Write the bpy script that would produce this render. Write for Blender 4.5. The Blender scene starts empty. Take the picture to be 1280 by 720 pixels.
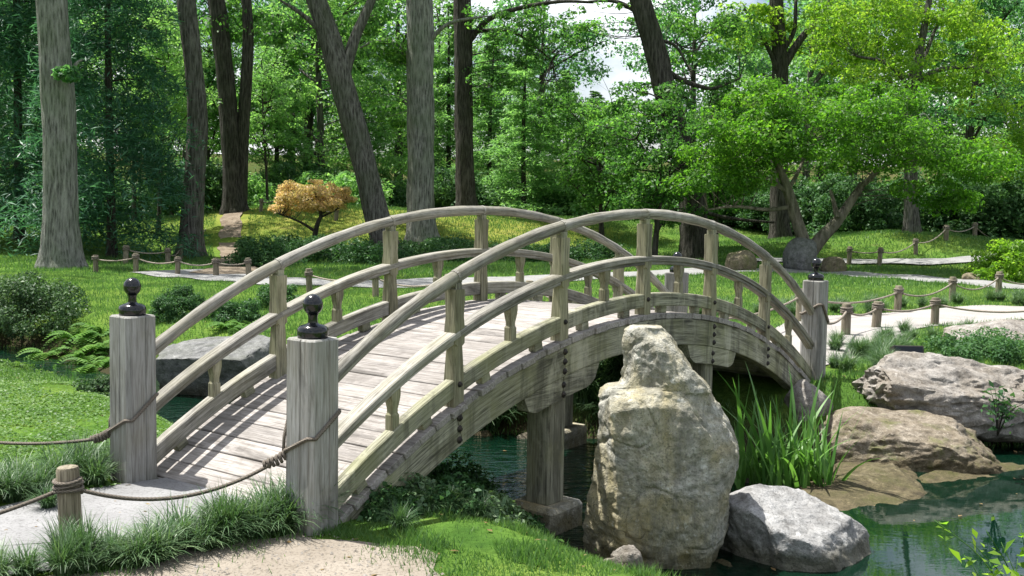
import bpy, bmesh, math, random
import numpy as np
from mathutils import Vector, Matrix, noise as mnoise

random.seed(7)
RNG = np.random.default_rng(11)
sc = bpy.context.scene
COL = sc.collection
R = math.radians
PI = math.pi

# ------------------------------------------------------------------ camera
FPX, PITCH, ROLL, CAMH = 1369.5, 0.0751, -0.0178, 2.035
cP, sP, cR, sR = math.cos(PITCH), math.sin(PITCH), math.cos(ROLL), math.sin(ROLL)
cam_d = bpy.data.cameras.new('camera')
cam = bpy.data.objects.new('camera', cam_d)
COL.objects.link(cam)
right0, up0, fwd = Vector((1, 0, 0)), Vector((0, sP, cP)), Vector((0, cP, -sP))
rt = right0 * cR - up0 * sR
up = right0 * sR + up0 * cR
m = Matrix((rt, up, -fwd)).transposed().to_4x4()
m.translation = (0, 0, CAMH)
cam.matrix_world = m
cam_d.sensor_width = 36
cam_d.lens = FPX / 1280 * 36
cam_d.clip_start, cam_d.clip_end = 0.1, 3000
sc.camera = cam

# ------------------------------------------------------------------ sky, sun, exposure
SUN_EL = R(67)
SUN_AZ = math.atan2(-0.90, 0.43)          # clockwise from +Y: behind and to the left
world = bpy.data.worlds.new('World')
sc.world = world
world.use_nodes = True
wn = world.node_tree.nodes
sky = wn.new('ShaderNodeTexSky')
sky.sky_type = 'NISHITA'
sky.sun_disc = False
sky.sun_elevation = SUN_EL
sky.sun_rotation = SUN_AZ
sky.air_density = 1.0
sky.dust_density = 2.5
sky.ozone_density = 1.0
bg = wn['Background']
bg.inputs['Strength'].default_value = 0.075
wl_ = world.node_tree.links
tcw = wn.new('ShaderNodeTexCoord'); cmap = wn.new('ShaderNodeMapping'); cmap.inputs['Scale'].default_value = (1, 1, 2.2)
wl_.new(tcw.outputs['Generated'], cmap.inputs['Vector'])
cnz = wn.new('ShaderNodeTexNoise'); cnz.inputs['Scale'].default_value = 3.1; cnz.inputs['Detail'].default_value = 7; cnz.inputs['Roughness'].default_value = .58
wl_.new(cmap.outputs[0], cnz.inputs['Vector'])
crp = wn.new('ShaderNodeValToRGB'); crp.color_ramp.elements[0].position = .40; crp.color_ramp.elements[1].position = .62
crp.color_ramp.elements[1].color = (.85, .85, .85, 1)
wl_.new(cnz.outputs['Fac'], crp.inputs['Fac'])
cmx = wn.new('ShaderNodeMix'); cmx.data_type = 'RGBA'
wl_.new(crp.outputs[0], cmx.inputs[0]); wl_.new(sky.outputs['Color'], cmx.inputs[6]); cmx.inputs[7].default_value = (10.5, 10.7, 10.9, 1)
wl_.new(cmx.outputs[2], bg.inputs['Color'])
sun_d = bpy.data.lights.new('sun', 'SUN')
sun_d.energy = 5.0
sun_d.angle = R(0.55)
sun_d.color = (1.0, 0.965, 0.91)
sun = bpy.data.objects.new('sun', sun_d)
COL.objects.link(sun)
sdir = Vector((math.sin(SUN_AZ) * math.cos(SUN_EL), math.cos(SUN_AZ) * math.cos(SUN_EL), math.sin(SUN_EL)))
sun.rotation_euler = sdir.to_track_quat('Z', 'Y').to_euler()
sun.location = sdir * 60
sc.view_settings.view_transform = 'Standard'
sc.view_settings.look = 'None'
sc.view_settings.gamma = 1.0
sc.view_settings.exposure = 1.06
sc.view_settings.use_curve_mapping = False
sc.cycles.use_denoising = True
sc.cycles.max_bounces = 8
sc.cycles.diffuse_bounces = 4
sc.cycles.glossy_bounces = 3
sc.cycles.transmission_bounces = 4
sc.cycles.transparent_max_bounces = 6
sc.cycles.caustics_reflective = False
sc.cycles.caustics_refractive = False

# ------------------------------------------------------------------ pixel -> world helpers (photo is 1280 x 720)
def ray(x, y):
    a, b = x - 640, 360 - y
    X, Y = a * cR + b * sR, -a * sR + b * cR
    return np.array([X, FPX * cP + Y * sP, -FPX * sP + Y * cP])
def gz(x, y, z=0.0):
    d = ray(x, y); t = (z - CAMH) / d[2]
    return np.array([d[0] * t, d[1] * t])
def at(x, y, dist):
    d = ray(x, y); t = dist / d[1]
    return np.array([d[0] * t, dist, CAMH + d[2] * t])

# ------------------------------------------------------------------ materials
def mat(name):
    m = bpy.data.materials.new(name)
    m.use_nodes = True
    nt = m.node_tree
    return m, nt, nt.nodes, nt.links, nt.nodes['Principled BSDF'], nt.nodes['Material Output']
def N(nt, typ, **kw):
    n = nt.nodes.new(typ)
    for k, v in kw.items():
        if k in n.inputs: n.inputs[k].default_value = v
        else: setattr(n, k, v)
    return n
def ramp(nt, src, stops):
    r = nt.nodes.new('ShaderNodeValToRGB')
    els = r.color_ramp.elements
    while len(els) < len(stops): els.new(0.5)
    for e, (p, c) in zip(els, stops):
        e.position = p
        e.color = (c, c, c, 1) if isinstance(c, (int, float)) else (*c, 1)
    if src is not None: nt.links.new(src, r.inputs['Fac'])
    return r
def mixc(nt, fac, a, b, mode='MIX'):
    n = nt.nodes.new('ShaderNodeMix'); n.data_type = 'RGBA'; n.blend_type = mode
    for sock, v in ((n.inputs[0], fac), (n.inputs[6], a), (n.inputs[7], b)):
        if hasattr(v, 'links'): nt.links.new(v, sock)
        elif isinstance(v, (int, float)): sock.default_value = v
        else: sock.default_value = (*v, 1)
    return n.outputs[2]
def mth(nt, op, a, b=0.5):
    n = nt.nodes.new('ShaderNodeMath'); n.operation = op
    for sock, v in ((n.inputs[0], a), (n.inputs[1], b)):
        if hasattr(v, 'links'): nt.links.new(v, sock)
        else: sock.default_value = v
    return n.outputs[0]
def scaled(nt, src, s):
    mp = nt.nodes.new('ShaderNodeMapping'); mp.inputs['Scale'].default_value = s
    nt.links.new(src, mp.inputs['Vector']); return mp.outputs[0]
def noise(nt, vec, scale, detail=4, rough=.55, dist=0):
    n = N(nt, 'ShaderNodeTexNoise', Scale=scale, Detail=detail, Roughness=rough, Distortion=dist)
    if vec is not None: nt.links.new(vec, n.inputs['Vector'])
    return n.outputs['Fac']
def bump(nt, h, strength, dist=.02, prev=None):
    b = N(nt, 'ShaderNodeBump', Strength=strength, Distance=dist)
    nt.links.new(h, b.inputs['Height'])
    if prev is not None: nt.links.new(prev, b.inputs['Normal'])
    return b.outputs[0]

def wood_mat(name, light, mid, dark, moss, moss_amt, drip=0.0):
    m, nt, n, l, p, o = mat(name)
    g = N(nt, 'ShaderNodeAttribute', attribute_name='g').outputs['Vector']
    info = N(nt, 'ShaderNodeObjectInfo')
    grain = noise(nt, scaled(nt, g, (2.2, 55, 55)), 1.0, 5, .6, .3)
    fine = noise(nt, scaled(nt, g, (6, 190, 190)), 1.0, 3, .6)
    blot = noise(nt, g, 2.6, 4, .6)
    c = ramp(nt, grain, [(.33, dark), (.47, mid), (.66, light)]).outputs[0]
    c = mixc(nt, ramp(nt, fine, [(.36, .7), (.52, 0.)]).outputs[0], c, dark)
    c = mixc(nt, mth(nt, 'MULTIPLY', ramp(nt, blot, [(.42, 0.), (.66, 1.)]).outputs[0], moss_amt), c, moss, 'MIX')
    stain = noise(nt, scaled(nt, g, (1.2, 7, 7)), 1.0, 5, .65, .5)
    c = mixc(nt, ramp(nt, stain, [(.54, 0.), (.70, .75)]).outputs[0], c, tuple(v * .4 for v in dark))
    if drip:
        oc = N(nt, 'ShaderNodeTexCoord').outputs['Object']
        dn = noise(nt, scaled(nt, oc, (7, 7, .8)), 1.0, 5, .65, .4)
        c = mixc(nt, ramp(nt, dn, [(.50, 0.), (.64, drip)]).outputs[0], c, tuple(v * .8 for v in dark))
        ln = noise(nt, scaled(nt, oc, (5, 5, 1.6)), 1.0, 6, .7, .2)
        c = mixc(nt, ramp(nt, ln, [(.54, 0.), (.68, drip)]).outputs[0], c, tuple(min(.6, v * 1.15) for v in light))
    v = mth(nt, 'MULTIPLY_ADD', info.outputs['Random'], .36)
    nt.nodes[-1].inputs[2].default_value = .82
    c = mixc(nt, 1.0, c, v, 'MULTIPLY')
    l.new(c, p.inputs['Base Color'])
    p.inputs['Roughness'].default_value = .78
    p.inputs['Specular IOR Level'].default_value = .3
    b = bump(nt, grain, .55, .006)
    b = bump(nt, fine, .35, .003, b)
    l.new(b, p.inputs['Normal'])
    return m

MW_POST = wood_mat('corner_post_wood', (.33, .33, .32), (.25, .248, .235), (.135, .13, .115), (.185, .175, .125), .4, .15)
MW_RAIL = wood_mat('rail_wood', (.37, .355, .32), (.25, .24, .21), (.085, .078, .062), (.21, .20, .12), .4, .25)
MW_UP = wood_mat('upright_wood', (.36, .34, .245), (.25, .235, .15), (.065, .06, .04), (.185, .185, .10), .6, .4)
MW_PLANK = wood_mat('plank_wood', (.38, .355, .335), (.30, .28, .26), (.13, .115, .10), (.22, .20, .18), .5, .3)
MW_BEAM = wood_mat('beam_wood', (.38, .37, .285), (.25, .245, .18), (.06, .057, .042), (.215, .22, .11), .7, .6)
MW_STAKE = wood_mat('stake_wood', (.30, .265, .20), (.20, .17, .12), (.07, .058, .04), (.18, .165, .10), .3)

def black_gloss():
    m, nt, n, l, p, o = mat('black_enamel')
    p.inputs['Base Color'].default_value = (.006, .007, .009, 1)
    p.inputs['Roughness'].default_value = .16
    b = bump(nt, noise(nt, N(nt, 'ShaderNodeTexCoord').outputs['Object'], 26, 3), .12, .01)
    l.new(b, p.inputs['Normal'])
    return m
M_BLACK = black_gloss()
def iron():
    m, nt, n, l, p, o = mat('dark_iron')
    c = ramp(nt, noise(nt, N(nt, 'ShaderNodeTexCoord').outputs['Object'], 40, 3), [(.3, (.012, .012, .012)), (.7, (.045, .035, .028))])
    l.new(c.outputs[0], p.inputs['Base Color']); p.inputs['Roughness'].default_value = .6; p.inputs['Metallic'].default_value = .4
    return m
M_IRON = iron()
def rope_mat(name='twisted_rope', k=1.0):
    m, nt, n, l, p, o = mat(name)
    g = N(nt, 'ShaderNodeAttribute', attribute_name='g').outputs['Vector']
    w = N(nt, 'ShaderNodeTexWave', Scale=1.0, Distortion=.4); w.wave_type = 'BANDS'; w.bands_direction = 'X'
    l.new(g, w.inputs['Vector'])
    big = noise(nt, N(nt, 'ShaderNodeTexCoord').outputs['Object'], 9, 3)
    c = ramp(nt, w.outputs['Fac'], [(.1, (.05 * k, .04 * k, .03 * k)), (.5, (.20 * k, .165 * k, .13 * k)), (.9, (.38 * k, .33 * k, .27 * k))]).outputs[0]
    c = mixc(nt, ramp(nt, big, [(.4, 0.), (.7, .6)]).outputs[0], c, (.13 * k, .11 * k, .085 * k))
    l.new(c, p.inputs['Base Color']); p.inputs['Roughness'].default_value = .9
    l.new(bump(nt, w.outputs['Fac'], .9, .006), p.inputs['Normal'])
    return m
M_ROPE = rope_mat()
M_ROPE_PALE = rope_mat('pale_weathered_rope', 1.7)
def rock_mat(name, light, mid, dark, tint, tint_amt, scale=1.0, streak_amt=.35, moss_amt=0.):
    m, nt, n, l, p, o = mat(name)
    g = N(nt, 'ShaderNodeTexCoord').outputs['Object']
    big = noise(nt, g, 1.9 * scale, 6, .62, .6)
    medn = noise(nt, g, 9 * scale, 6, .65)
    fine = noise(nt, g, 70 * scale, 4, .7)
    vor = N(nt, 'ShaderNodeTexVoronoi', Scale=5.5 * scale); vor.feature = 'DISTANCE_TO_EDGE'
    warp = N(nt, 'ShaderNodeVectorMath', operation='ADD')
    nz = N(nt, 'ShaderNodeTexNoise', Scale=3.0 * scale, Detail=3); l.new(g, nz.inputs['Vector'])
    l.new(g, warp.inputs[0]); l.new(nz.outputs['Color'], warp.inputs[1]); l.new(warp.outputs[0], vor.inputs['Vector'])
    c = ramp(nt, medn, [(.28, dark), (.48, mid), (.70, light)]).outputs[0]
    c = mixc(nt, mth(nt, 'MULTIPLY', ramp(nt, big, [(.40, 0.), (.62, 1.)]).outputs[0], tint_amt), c, tint)
    c = mixc(nt, ramp(nt, fine, [(.33, .65), (.50, 0.)]).outputs[0], c, tuple(v * .6 for v in dark))
    lich = noise(nt, g, 13 * scale, 5, .7)
    c = mixc(nt, ramp(nt, lich, [(.60, 0.), (.68, .6)]).outputs[0], c, tuple(min(.62, v * 1.3) for v in light))
    wz = N(nt, 'ShaderNodeNewGeometry').outputs['Position']
    ws = N(nt, 'ShaderNodeSeparateXYZ'); l.new(wz, ws.inputs[0])
    wl2 = mth(nt, 'ADD', ws.outputs['Z'], mth(nt, 'MULTIPLY', mth(nt, 'SUBTRACT', medn, .5), .16))
    wet = N(nt, 'ShaderNodeMapRange', clamp=True)            # damp, algae stained band at the water line
    for kk, vv in (('From Min', -.42), ('From Max', -.52), ('To Min', 0.), ('To Max', .82)): wet.inputs[kk].default_value = vv
    l.new(wl2, wet.inputs['Value'])
    if moss_amt:
        mo = noise(nt, g, 3.1, 6, .7, .4)
        c = mixc(nt, ramp(nt, mo, [(.52, 0.), (.62, moss_amt)]).outputs[0], c, (.10, .115, .03))
    c = mixc(nt, wet.outputs[0], c, mixc(nt, 1.0, c, (.42, .40, .28), 'MULTIPLY'))
    crk = N(nt, 'ShaderNodeTexVoronoi', Scale=.9 * scale); crk.feature = 'DISTANCE_TO_EDGE'; l.new(warp.outputs[0], crk.inputs['Vector'])
    cm = ramp(nt, big, [(.5, 0.), (.6, 1.)]).outputs[0]
    ck = mth(nt, 'MULTIPLY', ramp(nt, crk.outputs['Distance'], [(.0, .6), (.012, 0.)]).outputs[0], cm)
    c = mixc(nt, ck, c, tuple(v * .5 for v in dark))
    streak = noise(nt, scaled(nt, g, (9 * scale, 9 * scale, .9 * scale)), 1.0, 5, .65, .3)
    c = mixc(nt, ramp(nt, streak, [(.50, 0.), (.66, streak_amt)]).outputs[0], c, tuple(v * .45 for v in mid))
    l.new(c, p.inputs['Base Color'])
    p.inputs['Roughness'].default_value = .88
    p.inputs['Specular IOR Level'].default_value = .25
    b = bump(nt, mth(nt, 'SUBTRACT', 1.0, ck), .5, .02)
    b = bump(nt, medn, .8, .05, b)
    b = bump(nt, ramp(nt, vor.outputs['Distance'], [(.0, 0.), (.05, 1.)]).outputs[0], .08, .01, b)
    b = bump(nt, fine, .5, .008, b)
    l.new(b, p.inputs['Normal'])
    return m
M_ROCK_A = rock_mat('lichen_granite', (.50, .49, .44), (.30, .295, .25), (.10, .10, .08), (.33, .28, .14), .8, 1.0, .6)
M_ROCK_B = rock_mat('pale_granite', (.38, .36, .33), (.235, .22, .20), (.075, .066, .055), (.19, .16, .12), .6)
M_ROCK_E = rock_mat('brown_shore_stone', (.36, .32, .26), (.20, .17, .13), (.065, .054, .04), (.155, .125, .08), .7, 1.3, .4, .6)
M_ROCK_F = rock_mat('grey_quartz_stone', (.40, .40, .395), (.28, .278, .27), (.10, .097, .09), (.20, .197, .195), .6, .8, .3)
M_ROCK_C = rock_mat('blue_grey_stone', (.25, .25, .245), (.15, .152, .15), (.05, .05, .05), (.11, .12, .085), .5)
M_ROCK_D = rock_mat('wet_brown_stone', (.30, .255, .18), (.165, .138, .092), (.05, .042, .028), (.13, .125, .06), .7, 1.2, .3, .5)

def leaf_mat(name, dark, mid, light, trans=.42, gloss=.35, clump=.6):
    m, nt, n, l, p, o = mat(name)
    a = N(nt, 'ShaderNodeAttribute', attribute_name='v').outputs['Fac']
    info = N(nt, 'ShaderNodeObjectInfo')
    pos = N(nt, 'ShaderNodeTexCoord').outputs['Object']
    big = noise(nt, pos, clump, 3, .6)
    f = mth(nt, 'ADD', mth(nt, 'MULTIPLY', a, .6), mth(nt, 'MULTIPLY', ramp(nt, big, [(.33, 0.), (.67, 1.)]).outputs[0], .4))
    f = mth(nt, 'ADD', f, mth(nt, 'MULTIPLY_ADD', info.outputs['Random'], .24))
    nt.nodes[-2].inputs[2].default_value = -.12
    c = ramp(nt, f, [(.05, dark), (.5, mid), (.95, light)]).outputs[0]
    l.new(c, p.inputs['Base Color'])
    p.inputs['Roughness'].default_value = .48
    p.inputs['Specular IOR Level'].default_value = gloss
    t = N(nt, 'ShaderNodeBsdfTranslucent')
    tc = mixc(nt, 1.0, c, (1.5, 1.6, .9), 'MULTIPLY')
    l.new(tc, t.inputs['Color'])
    mx = N(nt, 'ShaderNodeMixShader', Fac=trans)
    l.new(p.outputs[0], mx.inputs[1]); l.new(t.outputs[0], mx.inputs[2]); l.new(mx.outputs[0], o.inputs['Surface'])
    return m
ML_OAK = leaf_mat('oak_leaf', (.022, .068, .020), (.070, .185, .040), (.17, .33, .07), .58)
ML_WOOD = leaf_mat('woodland_leaf', (.024, .088, .044), (.080, .215, .085), (.185, .37, .13), .58)
ML_LIGHT = leaf_mat('pale_leaf', (.065, .16, .06), (.16, .33, .10), (.29, .47, .16), .5)
ML_PINE = leaf_mat('pine_needle', (.024, .080, .052), (.045, .135, .080), (.085, .21, .12), .35)
ML_CYP = leaf_mat('cypress_needle', (.085, .19, .070), (.155, .31, .11), (.24, .42, .16), .5)
ML_MAPLE = leaf_mat('maple_leaf', (.038, .115, .014), (.085, .215, .020), (.19, .34, .035), .58)
ML_BRIGHT = leaf_mat('sunny_leaf', (.075, .175, .018), (.17, .31, .030), (.31, .42, .06), .6)
ML_ORANGE = leaf_mat('orange_maple_leaf', (.45, .36, .16), (.64, .45, .27), (.74, .54, .38), .45)
ML_SHRUB = leaf_mat('dark_shrub_leaf', (.024, .066, .026), (.048, .118, .042), (.095, .19, .065), .3, .15, 2.0)
ML_BUSH = leaf_mat('grey_green_leaf', (.028, .065, .026), (.058, .115, .045), (.11, .18, .07), .25, .2, 2.0)
ML_FERN = leaf_mat('fern_leaf', (.045, .12, .018), (.085, .20, .028), (.15, .28, .045), .4, .3, 2.0)
ML_YEL = leaf_mat('yellow_shrub_leaf', (.12, .15, .02), (.24, .24, .03), (.42, .30, .04), .4, .3, 3.0)
ML_LIR = leaf_mat('grass_clump_blade', (.028, .070, .026), (.065, .135, .050), (.16, .24, .11), .25, .5, 3.0)
ML_IRIS = leaf_mat('iris_blade', (.05, .14, .03), (.11, .25, .05), (.21, .36, .10), .35, .45, 3.0)
ML_GRASS = leaf_mat('lawn_blade', (.042, .105, .028), (.085, .180, .046), (.155, .245, .08), .35, .3, .9)
ML_DRY = leaf_mat('dry_leaf', (.09, .06, .03), (.19, .13, .06), (.33, .25, .11), .2, .2, 3.0)
ML_COVER = leaf_mat('ground_cover_leaf', (.045, .105, .024), (.09, .18, .042), (.165, .255, .08), .3, .2, 1.2)

def bark_mat(name, light, mid, dark, sc_=1.0):
    m, nt, n, l, p, o = mat(name)
    g = N(nt, 'ShaderNodeTexCoord').outputs['Object']
    v = N(nt, 'ShaderNodeTexVoronoi', Scale=1.0); l.new(scaled(nt, g, (15 * sc_, 15 * sc_, 2.0 * sc_)), v.inputs['Vector'])
    f = noise(nt, scaled(nt, g, (34, 34, 5)), 1.0, 7, .75, .8)
    big = noise(nt, g, .7, 4)
    h = mth(nt, 'ADD', mth(nt, 'MULTIPLY', v.outputs['Distance'], .35), mth(nt, 'MULTIPLY', f, .75))
    c = ramp(nt, h, [(.40, dark), (.55, mid), (.72, light)]).outputs[0]
    c = mixc(nt, ramp(nt, big, [(.45, 0.), (.68, .55)]).outputs[0], c, (mid[0] * .6, mid[1] * .8, mid[2] * .5))
    l.new(c, p.inputs['Base Color']); p.inputs['Roughness'].default_value = .92
    p.inputs['Specular IOR Level'].default_value = .15
    l.new(bump(nt, h, 1.0, .10), p.inputs['Normal'])
    return m
MB_GREY = bark_mat('grey_furrowed_bark', (.36, .36, .33), (.22, .22, .20), (.07, .07, .062))
MB_BROWN = bark_mat('brown_bark', (.20, .195, .175), (.115, .11, .098), (.032, .03, .026))
MB_DARK = bark_mat('dark_bark', (.11, .102, .088), (.058, .054, .046), (.018, .016, .013))
MB_SMOOTH = bark_mat('maple_bark', (.30, .27, .22), (.18, .16, .13), (.07, .062, .05), .5)

def ground_mat():
    m, nt, n, l, p, o = mat('garden_ground')
    pos = N(nt, 'ShaderNodeNewGeometry').outputs['Position']
    big = noise(nt, pos, .16, 4, .6)
    medn = noise(nt, pos, 1.3, 5, .6)
    fine = noise(nt, pos, 18, 5, .7)
    c = ramp(nt, medn, [(.30, (.045, .10, .020)), (.5, (.085, .165, .030)), (.72, (.15, .22, .048))]).outputs[0]
    c = mixc(nt, ramp(nt, big, [(.45, 0.), (.68, .65)]).outputs[0], c, (.15, .20, .035))
    c = mixc(nt, ramp(nt, fine, [(.30, .7), (.55, 0.)]).outputs[0], c, (.03, .065, .014))
    dirt = noise(nt, pos, .55, 5, .65)
    c = mixc(nt, ramp(nt, dirt, [(.62, 0.), (.74, .6)]).outputs[0], c, (.16, .115, .065))
    mv = N(nt, 'ShaderNodeVectorMath', operation='DISTANCE')      # dry yellowish moss on the maple's mound
    l.new(scaled(nt, pos, (1, 1.5, 0)), mv.inputs[0]); mv.inputs[1].default_value = (-5.5, 50 * 1.5, 0)
    moss = N(nt, 'ShaderNodeMapRange', clamp=True)
    for k, vv in (('From Min', 6.), ('From Max', 13.), ('To Min', .62), ('To Max', 0.)): moss.inputs[k].default_value = vv
    l.new(mv.outputs['Value'], moss.inputs['Value'])
    mcol = ramp(nt, noise(nt, pos, .8, 5, .65), [(.35, (.13, .15, .03)), (.55, (.27, .26, .055)), (.7, (.33, .24, .10))]).outputs[0]
    c = mixc(nt, moss.outputs[0], c, mcol)
    sep = N(nt, 'ShaderNodeSeparateXYZ'); l.new(pos, sep.inputs[0])
    wet = N(nt, 'ShaderNodeMapRange', clamp=True)
    for k, vv in (('From Min', -.22), ('From Max', -.5), ('To Min', 0.), ('To Max', 1.)): wet.inputs[k].default_value = vv
    l.new(sep.outputs['Z'], wet.inputs['Value'])
    c = mixc(nt, wet.outputs[0], c, (.045, .042, .024))
    far = N(nt, 'ShaderNodeMapRange', clamp=True)      # leaf litter under the wood
    for k, vv in (('From Min', 52.), ('From Max', 64.), ('To Min', 0.), ('To Max', 1.)): far.inputs[k].default_value = vv
    l.new(sep.outputs['Y'], far.inputs['Value'])
    c = mixc(nt, far.outputs[0], c, ramp(nt, big, [(.4, (.045, .07, .02)), (.65, (.085, .08, .035))]).outputs[0])
    l.new(c, p.inputs['Base Color']); p.inputs['Roughness'].default_value = .95
    p.inputs['Specular IOR Level'].default_value = 0.
    gb = N(nt, 'ShaderNodeBump', Distance=.05); l.new(fine, gb.inputs['Height'])
    l.new(mth(nt, 'MULTIPLY', mth(nt, 'SUBTRACT', 1.0, far.outputs[0]), .8), gb.inputs['Strength'])
    l.new(gb.outputs[0], p.inputs['Normal'])
    return m
M_GROUND = ground_mat()
def sand_mat(name, light, mid, dark, fine_s=60):
    m, nt, n, l, p, o = mat(name)
    pos = N(nt, 'ShaderNodeNewGeometry').outputs['Position']
    a = noise(nt, pos, 1.7, 5, .6); b_ = noise(nt, pos, fine_s, 4, .7); d = noise(nt, pos, 9, 5, .65)
    c = ramp(nt, a, [(.32, mid), (.62, light)]).outputs[0]
    c = mixc(nt, ramp(nt, b_, [(.30, .8), (.50, 0.)]).outputs[0], c, dark)
    c = mixc(nt, ramp(nt, d, [(.60, 0.), (.72, .5)]).outputs[0], c, dark)
    l.new(c, p.inputs['Base Color']); p.inputs['Roughness'].default_value = .95
    p.inputs['Specular IOR Level'].default_value = .15
    bb = bump(nt, d, .5, .02); bb = bump(nt, b_, .6, .008, bb)
    l.new(bb, p.inputs['Normal'])
    return m
M_SAND = sand_mat('sandy_soil', (.265, .235, .195), (.195, .168, .135), (.085, .07, .05))
M_PATH = sand_mat('pale_path', (.33, .31, .295), (.265, .25, .235), (.15, .14, .125), 90)
M_APPROACH = sand_mat('grey_concrete', (.255, .255, .255), (.19, .19, .19), (.095, .093, .09), 55)
M_GPATH = sand_mat('grey_gravel', (.27, .27, .265), (.20, .20, .195), (.10, .10, .095), 30)
M_LITTER = sand_mat('stone_dust', (.22, .18, .135), (.13, .10, .07), (.05, .038, .025), 8)

def water_mat():
    m, nt, n, l, p, o = mat('pond_water')
    pos = N(nt, 'ShaderNodeNewGeometry').outputs['Position']
    a = noise(nt, scaled(nt, pos, (1.0, 2.2, 1.0)), 3.6, 3, .5, .6)
    b_ = noise(nt, scaled(nt, pos, (1.0, 2.6, 1.0)), 11, 2, .5, .4)
    area = noise(nt, pos, .45, 2)
    sx = N(nt, 'ShaderNodeSeparateXYZ'); l.new(pos, sx.inputs[0])
    rif = N(nt, 'ShaderNodeMapRange', clamp=True)           # the current ripples where the stream narrows under the bridge
    for kk, vv in (('From Min', .6), ('From Max', 2.2), ('To Min', .95), ('To Max', .012)): rif.inputs[kk].default_value = vv
    l.new(sx.outputs['X'], rif.inputs['Value'])
    k = mth(nt, 'ADD', rif.outputs[0], mth(nt, 'MULTIPLY', ramp(nt, area, [(.44, 0.), (.62, .35)]).outputs[0], rif.outputs[0]))
    bm = N(nt, 'ShaderNodeBump', Distance=.07); l.new(a, bm.inputs['Height']); l.new(mth(nt, 'MULTIPLY', k, .55), bm.inputs['Strength'])
    bm2 = N(nt, 'ShaderNodeBump', Distance=.012); l.new(b_, bm2.inputs['Height']); l.new(mth(nt, 'MULTIPLY', k, .8), bm2.inputs['Strength']); l.new(bm.outputs[0], bm2.inputs['Normal'])
    gl = N(nt, 'ShaderNodeBsdfGlossy', Roughness=.02); gl.inputs['Color'].default_value = (.95, 1, .98, 1)
    df = N(nt, 'ShaderNodeBsdfDiffuse'); df.inputs['Color'].default_value = (.003, .021, .011, 1)
    tr = N(nt, 'ShaderNodeBsdfTransparent'); tr.inputs['Color'].default_value = (.20, .27, .14, 1)
    body = N(nt, 'ShaderNodeMixShader', Fac=.42); l.new(df.outputs[0], body.inputs[1]); l.new(tr.outputs[0], body.inputs[2])
    fr = N(nt, 'ShaderNodeFresnel', IOR=1.45)
    for s in (gl, fr): l.new(bm2.outputs[0], s.inputs['Normal'])
    mx = N(nt, 'ShaderNodeMixShader'); l.new(fr.outputs[0], mx.inputs[0]); l.new(body.outputs[0], mx.inputs[1]); l.new(gl.outputs[0], mx.inputs[2])
    l.new(mx.outputs[0], o.inputs['Surface'])
    return m
M_WATER = water_mat()

# ------------------------------------------------------------------ object helpers
def link(o, parent=None):
    COL.objects.link(o)
    if parent is not None: o.parent = parent
    return o
def empty(name, loc=(0, 0, 0), rz=0.0):
    o = bpy.data.objects.new(name, None)
    o.empty_display_size = .2
    o.location = loc; o.rotation_euler = (0, 0, rz)
    return link(o)
def tag(o, label=None, cat=None, group=None, kind=None):
    for k, v in (('label', label), ('category', cat), ('group', group), ('kind', kind)):
        if v: o[k] = v
    return o
def copy_tree(o, parent=None):
    c = o.copy(); COL.objects.link(c); c.parent = parent
    for ch in list(o.children): copy_tree(ch, c)
    return c
def mesh_np(name, V, F, mats, parent=None, smooth=False, v=None, vname='v'):
    """V (n,3); F (m,3|4) int arrays"""
    me = bpy.data.meshes.new(name)
    V = np.asarray(V, np.float32); F = np.asarray(F, np.int32)
    k = F.shape[1]
    me.vertices.add(len(V)); me.vertices.foreach_set('co', V.ravel())
    me.loops.add(F.size); me.loops.foreach_set('vertex_index', F.ravel())
    me.polygons.add(len(F)); me.polygons.foreach_set('loop_start', np.arange(0, F.size, k, dtype=np.int32))
    me.update(calc_edges=True)
    if smooth: me.polygons.foreach_set('use_smooth', np.ones(len(F), bool))
    if v is not None:
        at_ = me.attributes.new(vname, 'FLOAT', 'FACE'); at_.data.foreach_set('value', np.asarray(v, np.float32))
    me.materials.append(mats)
    me.validate(clean_customdata=False)
    return link(bpy.data.objects.new(name, me), parent)

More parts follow.
